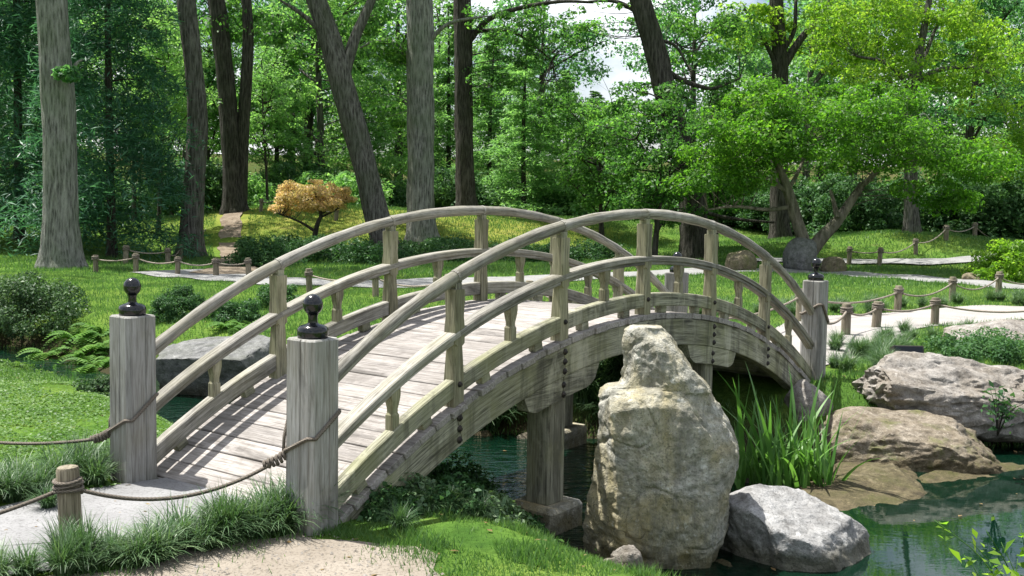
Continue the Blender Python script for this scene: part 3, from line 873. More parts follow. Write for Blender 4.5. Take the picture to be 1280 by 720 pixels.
def fence(bases, h, r, rope_r, label, start=None, end=None, sag=.16):
    pts = [gz(*b) if len(b) == 2 and b[1] > 60 else np.array(b) for b in bases]
    e = empty('rope_fence', (pts[0][0], pts[0][1], h1(*pts[0])))
    tops = [stake(e, p[0], p[1], h * random.uniform(.92, 1.06), r * random.uniform(.9, 1.12), (R(random.uniform(-3, 3)), R(random.uniform(-3, 3))), True, rope_r) for p in pts]
    if start is not None: tops = [Vector(start)] + tops
    if end is not None: tops = tops + [Vector(end)]
    for a, b in zip(tops[:-1], tops[1:]):
        rope_part(e, catenary(a, b, sag * random.uniform(.8, 1.2) * min(1.3, (b - a).length / 2.2), 16), rope_r * 1.15, material=M_ROPE_PALE)
    reparent_offset(e)
    bpy.context.view_layer.update()
    tag(e, label, 'rope fence', 'rope fences edging the garden paths')
    return e
f1 = fence([(1057, 420), (1095, 412), (1168, 407), (1322, 412)], .50, .075, .016, 'dark stumpy rope fence between the pale path and the liriope by the bridge end', start=bw(UE, 0, .78), sag=.14)
post_loop(f1, UE, 0, (.80, .92, .70, .74), .016)
f1.children[-1].matrix_parent_inverse = f1.matrix_basis.inverted()
fence([(1000, 402), (1122, 388), (1190, 376), (1248, 367), (1318, 360)], .60, .072, .017, 'tan rope fence along the lawn side of the pale path beyond the bridge', start=bw(UE, BW, .62))
fence([(1061, 334), (1099, 335), (1144, 332), (1181, 329), (1217, 326), (1256, 323)], .66, .09, .02, 'rope fence at the foot of the smooth green mound beside the maple')
fence([(120, 340), (170, 341), (222, 343), (270, 346), (311, 347)], .52, .075, .017, 'low rope fence between the lawn and the grey path below the tall pale trunk')
fence([(157, 330), (210, 330), (226, 325), (251, 314), (268, 302)], .55, .08, .018, 'rope fence running back beside the leaf strewn path into the wood')
fence([(387, 366), (470, 372), (560, 378), (660, 380)], .56, .075, .016, 'rope fence with frayed knot behind the bridge railing', end=bw(UE, BW, .62))
fence([(326, 308), (347, 307), (420, 312)], .55, .08, .018, 'rope fence in front of the orange maple mound')

# ------------------------------------------------------------------ rocks
def fbm(p, o=4):
    return mnoise.fractal(p, .9, 2.1, o)
def boulder(name, label, c, size, seed, material, planes=(), rot=0.0, sub=5, rough=.09, ncut=7, power=2.6, cat='boulder', group=None, sink=.3):
    """faceted boulder; c = centre of its foot, size = full width/depth/height above the foot"""
    rnd = random.Random(seed)
    bm = bmesh.new(); bmesh.ops.create_icosphere(bm, subdivisions=sub, radius=1)
    cuts = []
    for i in range(ncut):
        n = Vector((rnd.gauss(0, 1), rnd.gauss(0, 1), rnd.gauss(.25, .8))).normalized(); cuts.append((n, rnd.uniform(.66, .88)))
    cuts += [(Vector(n).normalized(), d) for n, d in planes]
    so = Vector((seed * 1.7, seed * .9, seed * 2.3))
    for v in bm.verts:
        p = v.co.copy()
        k = (abs(p.x) ** power + abs(p.y) ** power + abs(p.z) ** power) ** (-1 / power)
        p *= k
        for n, d in cuts:
            e = p.dot(n) - d
            if e > 0: p -= n * e * .93
        q = p.copy()
        vo = mnoise.voronoi(q * 2.1 + so)[0]; vo2 = mnoise.voronoi(q * 6.0 + so)[0]
        p += v.co * (rough * 1.3 * fbm(q * 1.4 + so) + rough * .9 * (vo[1] - vo[0] - .3) + rough * .35 * (vo2[1] - vo2[0] - .3) + rough * .5 * fbm(q * 4.5 + so) + rough * .2 * fbm(q * 14 + so, 3))
        v.co = Vector((p.x * size[0] / 2, p.y * size[1] / 2, (p.z + 1) / 2 * (size[2] + sink) - sink))
    me = bpy.data.meshes.new(name); bm.to_mesh(me); bm.free()
    me.polygons.foreach_set('use_smooth', np.ones(len(me.polygons), bool)); me.set_sharp_from_angle(angle=R(38))
    me.materials.append(material)
    o = link(bpy.data.objects.new(name, me)); o.location = c; o.rotation_euler = (0, 0, rot)
    return tag(o, label, cat, group)
def standing_stone():
    """lofted from a few angular sections so that its faces stay flat: (row, left, right, front depth, back depth, flank, right bevel)"""
    D = 7.82
    rows = [(740, 725, 890, .06, .80, 48, 20), (700, 727, 893, .05, .80, 48, 20), (665, 731, 906, .02, .80, 44, 24), (637, 734, 911, .00, .79, 38, 26), (610, 739, 917, -.01, .77, 30, 30), (582, 744, 922, -.01, .75, 24, 34), (555, 748, 923, .00, .72, 18, 36), (527, 748, 914, .01, .70, 14, 42), (506, 748, 900, .02, .68, 12, 46), (497, 749, 893, .07, .66, 10, 44), (486, 751, 886, .17, .62, 10, 40), (482, 757, 889, .22, .60, 8, 36), (480, 776, 888, .20, .60, 8, 36), (470, 778, 877, .21, .58, 14, 30), (455, 777, 863, .22, .56, 16, 24), (436, 775, 849, .23, .54, 16, 20), (420, 776, 838, .25, .52, 14, 14), (412, 780, 831, .28, .50, 10, 10), (408, 786, 826, .31, .48, 6, 6)]
    base = at(815, 700, D)
    kx = D / FPX
    RD = {497: .05, 486: .07, 482: .08, 480: .08, 470: .09, 455: .12, 436: .17, 420: .24, 412: .31}
    secs, zs = [], []
    for (py, L, Rr, df, db, fl, bv) in rows:
        dr = RD.get(py, df)
        dm = D + df + (db - df) * .45
        z = at(815, py, dm)[2]; xl, xr = at(L, py, dm)[0] - base[0], at(Rr, py, dm)[0] - base[0]
        f_, b_ = fl * kx, bv * kx; w_ = xr - xl; dd = db - df
        secs.append(np.array([(xl + .10 * w_, db - .05), (xl, df + dd * .45), (xl + f_, df + dd * .07), (xl + f_ + .30 * (w_ - f_ - b_), df - .012), (xl + f_ + .62 * (w_ - f_ - b_), .35 * df + .65 * dr - .02), (xr - b_, dr + dd * .05), (xr - b_ * .25, dr + dd * .26), (xr, df + dd * .55), (xr - .14 * w_, db), (xl + .5 * w_, db + .03)]))
        zs.append(z)
    zbrow = zs[8]; zs = np.array(zs); secs = np.array(secs)
    per = 18; nz_ = 210; V, F = [], []
    zz = np.linspace(zs[0], zs[-1], nz_); seg = 10 * per
    for z in zz:
        k = min(len(zs) - 2, max(0, int(np.searchsorted(zs, z) - 1))); t = (z - zs[k]) / (zs[k + 1] - zs[k])
        sec = secs[k] * (1 - t) + secs[k + 1] * t
        c_ = sec.mean(0)
        for a in range(10):
            p_, q_ = sec[a], sec[(a + 1) % 10]
            for b in range(per):
                x, y = p_ + (q_ - p_) * (b / per)
                q = Vector((x, y, z))
                o_ = Vector((x - c_[0], (y - c_[1]), 0)).normalized()
                vo = mnoise.voronoi(q * 2.6 + Vector((4, 2, 1)))[0]; vo2 = mnoise.voronoi(q * 8.0)[0]
                crack = abs(mnoise.noise(q * 2.3 + Vector((9, 2, 4))))
                n_ = .022 * fbm(q * 3.0) + .030 * (vo[0] - .3) + .012 * (vo2[1] - vo2[0] - .3) + .011 * fbm(q * 9 + Vector((3, 1, 7))) + .006 * fbm(q * 26, 3) - .016 * max(0, .06 - crack) / .06
                q += o_ * n_ + Vector((0, 0, .012 * fbm(q * 5 + Vector((1, 8, 3)))))
                bell = math.exp(-((z - zbrow) / .11) ** 2) * max(0, 1 - (y - sec[:, 1].min()) / .35)
                tx = (x - c_[0]) / .5
                q.z += bell * (.045 - .17 * (tx + .12) ** 2 + .02 * mnoise.noise(Vector((x * 6, 2, 5))))
                V.append(tuple(q))
    for i in range(nz_ - 1):
        for j in range(seg): F.append((i * seg + j, i * seg + (j + 1) % seg, (i + 1) * seg + (j + 1) % seg, (i + 1) * seg + j))
    V.append(tuple(np.mean(np.array(V[-seg:]), 0) + np.array([0, 0, .008])))
    F += [((nz_ - 1) * seg + j, (nz_ - 1) * seg + (j + 1) % seg, len(V) - 1) for j in range(seg)]
    F = [f[::-1] for f in F]
    me = bpy.data.meshes.new('standing_stone'); me.from_pydata(V, [], F)
    bm = bmesh.new(); bm.from_mesh(me); bmesh.ops.recalc_face_normals(bm, faces=bm.faces[:]); bm.to_mesh(me); bm.free()
    me.polygons.foreach_set('use_smooth', np.ones(len(me.polygons), bool)); me.set_sharp_from_angle(angle=R(32))
    me.materials.append(M_ROCK_A); me.update()
    o = link(bpy.data.objects.new('standing_stone', me)); o.location = (base[0], D, 0)
    tag(o, 'tall upright lichen stained stone slab with a narrow broken head at the water edge', 'standing stone')
standing_stone()
def rock_px(name, label, x0, x1, ytop, dist, zfoot, depth, seed, material, **kw):
    """size from the photo at the distance where the stone stands"""
    a, b = at(x0, ytop, dist), at(x1, ytop, dist)
    return boulder(name, label, ((a[0] + b[0]) / 2, dist + depth * .28, zfoot), (b[0] - a[0], depth, a[2] - zfoot), seed, material, **kw)
rock_px('boulder', 'rounded pale boulder with shaded hollow, in the pond beside the standing stone', 897, 1108, 617, 8.05, -.70, .95, 31, M_ROCK_F, planes=[((.35, -.35, .9), .62), ((-.9, -.5, -.1), .72), ((.75, -.5, .4), .72)], ncut=3, rough=.055, power=2.3, sub=6)
rock_px('boulder', 'long rough pale boulder behind the low mossy shore rock', 1066, 1330, 447, 12.3, -.25, 1.5, 44, M_ROCK_B, planes=[((-.95, -.2, .0), .86), ((0.3, -.6, .8), .74)], ncut=3, rough=.10, power=4.2, sub=6)
rock_px('boulder', 'low brown shore boulder with mossy end at the water line', 1040, 1276, 519, 11.15, -.66, 1.3, 57, M_ROCK_E, planes=[((.15, -.35, .95), .66), ((.8, -.2, .5), .72), ((-.4, -.9, .1), .72)], ncut=4, rough=.075, power=3.0, sub=6)
slab = boulder('stone_slab', 'broad wet brown slab sloping into the pond below the shore boulders', (3.42, 10.15, -.615), (1.7, 2.0, .15), 63, M_ROCK_D, planes=[((.12, -.1, 1), .62)], ncut=4, rough=.07, power=3.0, rot=R(-28), sub=6, cat='stone slab')
slab.rotation_euler = (R(3.5), R(4.5), R(-28))
boulder('stone_slab', 'narrow wet slab at the foot of the mossy shore boulder', (4.75, 10.95, -.65), (1.7, .6, .16), 64, M_ROCK_D, planes=[((0, -.2, 1), .55)], ncut=3, rough=.06, rot=R(30), cat='stone slab')
rock_px('boulder', 'flat topped pale stone lying before the rounded boulder', 890, 1002, 708, 7.95, -.66, .5, 71, M_ROCK_B, ncut=4, rough=.05, power=3.2)
for i, (x0, x1, yt, d, lab) in enumerate([(742, 790, 697, 7.62, 'small angular brown stone wedged at the foot of the standing stone'), (764, 806, 684, 7.68, 'small tilted stone leaning on the foot of the standing stone'), (676, 722, 702, 7.75, 'low grey pebble stone at the grass edge by the water')]):
    rock_px('small_rock', lab, x0, x1, yt, d, -.56, .22, 80 + i, M_ROCK_B, sub=4, ncut=6, power=3.5, cat='rock', sink=.1)
boulder('boulder', 'dark blue grey boulder with smooth flat top beyond the bridge railing', (-3.95, 14.9, -.55), (1.75, 1.3, .78), 91, M_ROCK_C, planes=[((-.15, -.25, .95), .60), ((-.3, -.9, -.3), .55), ((.9, -.3, .2), .8)], ncut=3, rough=.05, power=3.4)
rock_px('boulder', 'grey brown boulder on the grass beside the pale path', 1196, 1330, 399, 17.0, -.05, 1.2, 95, M_ROCK_B, ncut=3, rough=.07, planes=[((-.5, -.3, .8), .72)], power=3.0)
rock_px('boulder', 'small pale rounded stone behind the iris leaves', 985, 1046, 478, 12.2, -.3, .7, 99, M_ROCK_B, ncut=3, rough=.05)
rock_px('boulder', 'big grey boulder at the foot of the forked maple', 982, 1030, 297, 37.5, 0, 1.5, 103, M_ROCK_C, ncut=3, rough=.05, power=2.2)
rock_px('boulder', 'dark low boulder on the lawn beyond the bridge rail', 910, 948, 313, 36.0, 0, 1.0, 107, M_ROCK_D, ncut=3, rough=.06)
rock_px('boulder', 'dark mossy boulder beside the maple stump boulder', 1030, 1060, 321, 37.0, 0, .9, 109, M_ROCK_D, ncut=4, rough=.06)
rock_px('boulder', 'small dark stone on the lawn by the far rope fence', 1204, 1228, 341, 33.5, 0, .5, 111, M_ROCK_D, ncut=3, rough=.06, sub=4)
for i in range(9):   # stones lining the water under the iris and the shore
    x, y = [(2.55, 10.05), (2.85, 10.0), (2.3, 10.5), (3.0, 10.3), (.2, 12.35), (-.3, 12.45), (.65, 12.3), (1.62, 8.0), (1.05, 7.55)][i]
    boulder('small_rock', ['flat dark pebble under the iris leaves', 'brown pebble in front of the iris', 'wet round stone at the iris root', 'rough stone between the iris and the wet slab', 'pale stone on the grassy far bank under the bridge', 'small grey stone at the far bank water line', 'low stone at the far bank beside the pier', 'wet stone between the standing stone and the rounded boulder', 'stone under water in front of the standing stone'][i], (x, y, -.68), (random.uniform(.18, .34), random.uniform(.15, .26), random.uniform(.10, .17)), 130 + i, M_ROCK_D if i % 2 else M_ROCK_B, sub=3, ncut=5, power=3, cat='rock', sink=.08)

# ------------------------------------------------------------------ leaves
def leaf_cloud(P, Nn, L, wr=.55, fold=.12, rng=RNG, droop=0.0):
    """diamond leaves at P with normals ~Nn; returns V,F,v"""
    n = len(P)
    Nn = Nn / (np.linalg.norm(Nn, axis=1)[:, None] + 1e-9)
    t = rng.normal(size=(n, 3)); t[:, 2] -= droop
    t -= Nn * (t * Nn).sum(1)[:, None]; t /= np.linalg.norm(t, axis=1)[:, None] + 1e-9
    s = np.cross(Nn, t)
    Ls = (L * (.45 + 1.0 * rng.uniform(0, 1, n) ** 1.4))[:, None]
    a = P - t * Ls * .5
    b = P + s * Ls * wr * .5 + Nn * Ls * fold - t * Ls * .06
    c = P + t * Ls * .5 - Nn * Ls * fold * .6
    d = P - s * Ls * wr * .5 + Nn * Ls * fold - t * Ls * .06
    V = np.stack([a, b, c, d], 1).reshape(-1, 3)
    F = np.arange(4 * n).reshape(n, 4)
    return V, F, rng.uniform(0, 1, n)
def clump_points(c, r, n, rng=RNG, shell=.5):
    d = rng.normal(size=(n, 3)); d /= np.linalg.norm(d, axis=1)[:, None]
    rad = rng.uniform(0, 1, n) ** (1 / 3.0) * (1 - shell) + shell * rng.uniform(.75, 1.08, n)
    P = np.array(c) + d * rad[:, None] * np.array(r)
    nn = d * .55 + rng.normal(size=(n, 3)) * .55 + np.array([0, 0, .55])
    return P, nn
def foliage(name, clumps, L, material, parent, wr=.55, per=1.0, shell=.35, droop=0.0, fold=.12):
    Ps, Ns = [], []
    for c, r, n in clumps:
        p, q = clump_points(c, r, max(4, int(n * per)), shell=shell); Ps.append(p); Ns.append(q)
    V, F, v = leaf_cloud(np.concatenate(Ps), np.concatenate(Ns), L, wr, fold, droop=droop)
    return mesh_np(name, V, F, material, parent, False, v)
def limb_mesh(name, pts, r0, r1, material, parent, seg=8, n=None):
    n = n or max(6, len(pts) * 4)
    C = spline(pts, n)
    q = MB(); q.tube([Vector(p) for p in C], lambda i: r0 + (r1 - r0) * i / (n - 1), seg, Vector((.31, .2, .93)))
    return q.build(name, material, parent, True)
def trunk_mesh(pts, radii, material, parent, flare=1.5, seg=18, n=48, name='trunk', relief=0.0):
    C = spline(pts, n); rad = np.interp(np.linspace(0, 1, n), np.linspace(0, 1, len(radii)), radii)
    V, F, G = [], [], []
    for i, c in enumerate(C):
        for j in range(seg):
            a = 2 * PI * j / seg
            hh = max(0, c[2] - C[0][2])
            fl = 1 + (flare - 1) * math.exp(-hh / .45) * (1 + .35 * math.sin(5 * a + 1))
            rr = rad[i] * fl * (1 + .05 * mnoise.noise(Vector((math.cos(a) * 2, math.sin(a) * 2, c[2] * .8 + rad[i] * 40))))
            if relief:
                kk = radii[0] * 13
                f1_ = mnoise.noise(Vector((math.cos(a) * kk, math.sin(a) * kk, c[2] * .9 + radii[0] * 77)))
                f2_ = mnoise.noise(Vector((math.cos(a) * 1.3, math.sin(a) * 1.3, c[2] * .45 + 5)))
                rr += relief * (abs(f1_) * 1.6 - .35) + relief * 1.6 * f2_
            V.append((c[0] + rr * math.cos(a), c[1] + rr * math.sin(a), c[2] - (.3 if i == 0 else 0)))
    for i in range(n - 1):
        for j in range(seg): F.append((i * seg + j, i * seg + (j + 1) % seg, (i + 1) * seg + (j + 1) % seg, (i + 1) * seg + j))
    F.append(tuple((n - 1) * seg + j for j in range(seg)))
    q = MB(); q.add(V, F)
    return q.build(name, material, parent, True)
def crown_clumps(c, r, k, sub, nleaf, flat=.55, rng=RNG, low=-1.0):
    """k leaf clumps spread through an ellipsoid, denser towards its skin"""
    out = []
    while len(out) < k:
        d = rng.normal(size=3); d /= np.linalg.norm(d)
        if d[2] < low: continue
        rad = rng.uniform(.25, 1) ** .6
        p = np.array(c) + d * rad * np.array(r)
        s = sub * rng.uniform(.65, 1.35)
        out.append((p, (s, s, s * flat), int(nleaf * rng.uniform(.7, 1.3))))
    return out
def twigs(cl, C, barkm, parent, rng, maxl=4.0, r0=.045):
    """the fine branches that carry the leaf clumps, too many to tell apart: one mesh"""
    q = MB()
    for c, r_, n in cl:
        c = np.array(c); d_ = c - C; ln = np.linalg.norm(d_, axis=1)
        cost = ln + np.where(d_[:, 2] < .1 * ln, 2.5, 0) + 1.2 * np.clip(d_[:, 2] / (ln + 1e-6) - .75, 0, 1) * ln
        b = C[np.argmin(cost)]
        if np.linalg.norm(c - b) < maxl:
            m1 = b + (c - b) * .5 + rng.normal(size=3) * np.array([.12, .12, .08]) * np.linalg.norm(c - b)
            q.tube([Vector(p) for p in spline([b, m1, c], 7)], lambda i: r0 * (1 - .8 * i / 6), 4, Vector((.31, .2, .93)))
        for k in range(3):
            e_ = c + rng.normal(size=3) * np.array(r_) * .8
            q.tube([Vector(c), Vector((c + e_) / 2 + rng.normal(size=3) * .06), Vector(e_)], lambda i: r0 * (.3 - .1 * i), 3, Vector((.31, .2, .93)))
    return tag(q.build('twigs', barkm, parent, True), kind='stuff')
def broadleaf(name, h, cr, c0, trunk_r, leafm, barkm, leaf=.2, k=60, nleaf=300, sub=1.2, lean=(0, 0), nl=6, seed=1, trunk_pts=None, flat=.55):
    rng = np.random.default_rng(seed)
    e = empty(name)
    top = h * .82
    if trunk_pts is None:
        trunk_pts = [(0, 0, 0), (lean[0] * .3 + rng.normal() * .1, lean[1] * .3, h * .3), (lean[0] * .7, lean[1] * .7 + rng.normal() * .15, h * .55), (lean[0], lean[1], top)]
    trunk_mesh(trunk_pts, [trunk_r, trunk_r * .8, trunk_r * .55, trunk_r * .15], barkm, e)
    cz = (c0 + h) / 2
    cl = crown_clumps((lean[0] * .8, lean[1] * .8, cz), (cr, cr, (h - c0) / 2), k, sub, nleaf, flat, rng)
    C = spline(trunk_pts, 40)
    SK = []
    picks = sorted(range(len(cl)), key=lambda i: -np.hypot(cl[i][0][0], cl[i][0][1]))
    for i in picks[:nl * 2:2]:
        p = cl[i][0]; zs = max(c0 * .75, p[2] - rng.uniform(1.0, 2.6) - np.hypot(p[0], p[1]) * .25)
        b = C[np.argmin(np.abs(C[:, 2] - zs))]
        mid = (b + p) / 2 + np.array([rng.normal() * .3, rng.normal() * .3, .35])
        SK.append(spline([b, mid, p], 10)[2:]); limb_mesh('limb', [b, mid, p], trunk_r * .34, .02, barkm, e, 7, 14)
    twigs(cl, np.concatenate([C[C[:, 2] > c0 * .8]] + SK), barkm, e, rng)
    foliage('crown', cl, leaf, leafm, e)
    return e
def conifer(name, h, c0, cr, trunk_r, leafm, barkm, seed, nb=70, droop=.5, need=(.34, .13), per=110, top_pow=.8, flatten=.35):
    rng = np.random.default_rng(seed); e = empty(name)
    trunk_mesh([(0, 0, 0), (rng.normal() * .08, 0, h * .5), (0, rng.normal() * .1, h)], [trunk_r, trunk_r * .65, .03], barkm, e)
    Ps, Ns = [], []
    for i in range(nb):
        f = (i + rng.uniform(0, 1)) / nb
        z = c0 + (h - c0) * f; L = cr * (1 - f) ** top_pow * rng.uniform(.65, 1.1) + .25
        a = rng.uniform(0, 2 * PI)
        n = int(per * (L / cr * .8 + .3))
        t = rng.uniform(.08, 1, n) ** .75
        spread = L * .26 * (1.1 - .5 * t)
        x = t * L; y = rng.normal(size=n) * spread; zz = z + .10 * L * t - droop * L * t * t + rng.normal(size=n) * flatten * .4 * L * .3
        ca, sa = math.cos(a), math.sin(a)
        Ps.append(np.stack([x * ca - y * sa, x * sa + y * ca, zz], 1))
        Ns.append(np.tile([0, 0, 1.], (n, 1)) + rng.normal(size=(n, 3)) * .55)
        if i % max(1, nb // 9) == 0 and L > .8:
            limb_mesh('limb', [(0, 0, z - .1), (L * .5 * ca, L * .5 * sa, z + .02 * L), (L * .9 * ca, L * .9 * sa, z + .09 * L - droop * L * .8)], trunk_r * .22, .015, barkm, e, 6, 8)
    V, F, v = leaf_cloud(np.concatenate(Ps), np.concatenate(Ns), need[0], need[1] / need[0], .04, rng, droop=.5)
    mesh_np('crown', V, F, leafm, e, False, v)
    return e
def put(e, x, y, s=1.0, rz=0.0, z=None, sz=None):
    e.location = (x, y, (h1(x, y) if z is None else z) - .05); e.rotation_euler = (0, 0, rz)
    e.scale = (s, s, sz or s)
    return e

# ------------------------------------------------------------------ main trees of the photograph
def px_tree(name, label, trail, dist, wpx, leafm, barkm, limbs=(), crown=(), leaf=.2, cat='tree', h_extra=8.0, flare=1.4, top_r=.35, droop=0., wr=.55, crown_name='crown'):
    """trail: trunk centre pixels from the base upwards; wpx: its widths there; limbs: (pixel trail, width px0, px1, depth shift)"""
    b = at(*trail[0], dist); gx_, gy_ = b[0], dist
    e = empty(name, (gx_, gy_, h1(gx_, gy_) - .05))
    o = np.array([gx_, gy_, h1(gx_, gy_) - .05])
    P = [at(px, py, dist) - o for px, py in trail]
    P[0] = np.array([0, 0, 0.])
    rad = [w / 2 * dist / FPX for w in wpx]
    d = P[-1] - P[-2]; d = d / np.linalg.norm(d)
    P.append(P[-1] + d * h_extra * .5 + np.array([0, .2, 0])); P.append(P[-1] + d * h_extra * .5)
    rad += [rad[-1] * .7, rad[-1] * top_r]
    trunk_mesh(P, rad, barkm, e, flare, 56 if rad[0] > .2 else 20, 150 if rad[0] > .2 else 48, 'trunk', rad[0] * .085 if rad[0] > .2 else 0)
    SK = []
    for tr, w0, w1, dd in limbs:
        Q = [at(px, py, dist + dd * i / max(1, len(tr) - 1)) - o for i, (px, py) in enumerate(tr)]
        SK.append(spline(Q, 14)[3:]); limb_mesh('limb', Q, w0 / 2 * dist / FPX, w1 / 2 * dist / FPX, barkm, e, 10, 24)
    cl = []
    for spec in crown:
        kind = spec[0]
        if kind == 'px':      # (px, py, dd, rx, rz, k, sub, nleaf)
            _, px, py, dd, rx, ry, rz, k, sub, nl = spec
            c = at(px, py, dist + dd) - o
            cl += crown_clumps(c, (rx, ry, rz), k, sub, nl, .5)
        else:                 # relative metres
            _, x, y, z, rx, ry, rz, k, sub, nl = spec
            cl += crown_clumps((x, y, z), (rx, ry, rz), k, sub, nl, .5)
    if cl:
        tw = spline(P, 40); tw = tw[tw[:, 2] > tw[-1, 2] * .30]
        twigs(cl, np.concatenate([tw] + SK), barkm, e, RNG, 3.2 * min(1, dist * wpx[0] / 1000 + .25), .012 + .02 * min(1, rad[0]))
        foliage(crown_name, cl, leaf, leafm, e, wr=wr, droop=droop)
    tag(e, label, cat)
    return e
px_tree('tulip_tree', 'massive straight tree with pale grey furrowed trunk at the lawn edge', [(77, 335), (76, 250), (72, 120), (64, 0)], 32.2, [46, 42, 39, 36], ML_WOOD, MB_GREY,
        limbs=[([(84, 100), (95, 80), (104, 74)], 6, 2, 0)],
        crown=[('m', -.5, 0, 17, 5.5, 5, 5.5, 37, 1.20, 208), ('px', 90, 94, -.75, .32, .15, .25, 5, .24, 80)], leaf=.19, h_extra=10)
px_tree('oak_tree', 'slender grey brown tree beside the stone path, trunk slightly curved', [(238, 322), (243, 230), (246, 130), (232, 0)], 39, [30, 27, 24, 22], ML_OAK, MB_BROWN,
        crown=[('m', 0, 0, 15.5, 4.5, 4.5, 4.8, 31, 1.10, 192)], leaf=.2)
px_tree('oak_tree', 'dark twin stemmed tree at the end of the stone path', [(294, 303), (290, 200), (281, 90), (270, 0)], 50, [27, 24, 22, 20], ML_OAK, MB_DARK,
        limbs=[([(300, 300), (303, 180), (310, 60), (308, 0), (304, -60)], 17, 11, .4)],
        crown=[('m', -.5, 0, 17, 5.2, 5, 5.5, 37, 1.24, 192), ('px', 300, 30, 1, 2.2, 2, 1.0, 12, .8, 160)], leaf=.22)
px_tree('oak_tree', 'leaning grey tree that forks high above the bridge handrail', [(487, 318), (462, 230), (432, 120), (412, 50), (395, 0)], 40, [35, 31, 31, 28, 24], ML_OAK, MB_BROWN,
        limbs=[([(430, 95), (441, 55), (452, 28), (468, -10), (480, -60)], 16, 9, .5), ([(412, 50), (380, 20), (350, 0)], 8, 3, -.6)],
        crown=[('m', -2.5, 0, 15.5, 4.8, 4.8, 4.6, 34, 1.10, 208), ('px', 385, 45, 1.5, 1.6, 1.5, .9, 10, .7, 170), ('px', 440, 18, 2, 1.6, 1.4, .8, 8, .7, 150)], leaf=.18)
px_tree('oak_tree', 'straight grey tree behind the middle of the bridge handrail', [(527, 322), (526, 200), (525, 100), (524, 0)], 45, [36, 33, 33, 31], ML_OAK, MB_GREY,
        limbs=[([(528, 95), (500, 60), (470, 52), (450, 60)], 7, 2, .8), ([(530, 60), (560, 30), (610, 20)], 7, 2, -.8)],
        crown=[('m', -2.6, 0, 16, 3.8, 4.4, 4.6, 26, 1.15, 208), ('px', 490, 65, 1.5, 1.5, 1.5, 1.1, 12, .7, 190), ('px', 470, 130, 3, 1.4, 1.2, 1.2, 8, .6, 160)], leaf=.18)
px_tree('oak_tree', 'dark straight tree rising behind the crest post of the bridge', [(584, 262), (581, 200), (579, 100), (578, 0)], 54, [27, 23, 22, 21], ML_OAK, MB_DARK,
        limbs=[([(580, 60), (610, 25), (650, 10), (700, 2), (742, 3)], 8, 3, -1.5), ([(582, 40), (640, 40), (690, 75)], 6, 2, 1)],
        crown=[('m', -.6, 0, 18, 2.6, 3.4, 4.0, 13, 1.15, 184), ('px', 645, 28, -1, 3.1, 1.8, 1.1, 22, .55, 95), ('px', 688, 130, 1, 1.15, 1.2, 1.8, 18, .55, 130), ('px', 605, 110, 0, 1.0, 1.2, 1.2, 9, .55, 110), ('px', 690, 50, 0, 2.2, 1.4, 1.2, 18, .34, 40), ('px', 640, 75, 0, 1.6, 1.2, 1.3, 24, .4, 60)], leaf=.17)
px_tree('oak_tree', 'dark leaning tree whose trunk passes behind the maple crown', [(871, 318), (862, 220), (840, 150), (820, 70), (800, 0)], 43, [36, 32, 30, 28, 25], ML_OAK, MB_DARK,
        limbs=[([(832, 88), (852, 100), (875, 108), (893, 110), (925, 98)], 8, 3, 1), ([(822, 50), (845, 58), (862, 88)], 5, 2, 0), ([(806, 20), (770, 2), (735, 2)], 7, 3, 1), ([(855, 250), (890, 268), (930, 275), (968, 278)], 6, 3, -1.5)],
        crown=[('m', -1.5, 0, 16.2, 4.6, 4.8, 4.4, 31, 1.06, 192), ('px', 885, 40, 2, 2.4, 2, 1.3, 16, .7, 170), ('px', 790, 150, 2, 1.6, 1.4, .8, 10, .7, 170), ('px', 755, 22, 1, 2.0, 1.4, .8, 13, .3, 36), ('px', 820, 110, 1, 1.2, 1.2, .7, 10, .35, 60)], leaf=.18)
px_tree('oak_tree', 'dark trunk tree with steep limbs rising above the maple crown', [(976, 300), (974, 200), (975, 110), (970, 0)], 50, [24, 21, 19, 16], ML_BRIGHT, MB_DARK,
        limbs=[([(978, 85), (1000, 50), (1030, 15), (1045, -20)], 11, 6, 1), ([(974, 70), (992, 40), (995, 0)], 7, 4, 0), ([(977, 105), (960, 60), (930, 10)], 7, 3, -1)],
        crown=[('m', 1, 0, 15.5, 5.2, 4.8, 5, 37, 1.10, 200), ('px', 940, 35, 0, 1.9, 1.6, 1.1, 16, .7, 180), ('px', 1040, 60, 1, 2.3, 2, 1.3, 16, .75, 180)], leaf=.19)
px_tree('maple_tree', 'yellow green maple towering behind the spreading maple crown', [(1140, 300), (1138, 200), (1137, 120), (1150, 60)], 47, [18, 15, 14, 9], ML_BRIGHT, MB_BROWN,
        limbs=[([(1138, 112), (1165, 90), (1210, 84), (1240, 92)], 7, 3, -1), ([(1138, 110), (1110, 80), (1070, 70)], 7, 3, 0), ([(1140, 120), (1160, 60), (1180, 10)], 7, 3, 1)],
        crown=[('px', 1160, 60, 0, 4.2, 3.2, 2.4, 48, .85, 250), ('px', 1230, 170, 0, 2.6, 2.4, 1.9, 26, .8, 240), ('px', 1090, 30, 1, 3.2, 2.6, 1.8, 24, .8, 220), ('m', 1.5, 0, 12.5, 4.5, 4, 3, 16, 0.92, 192)], leaf=.17, h_extra=5)
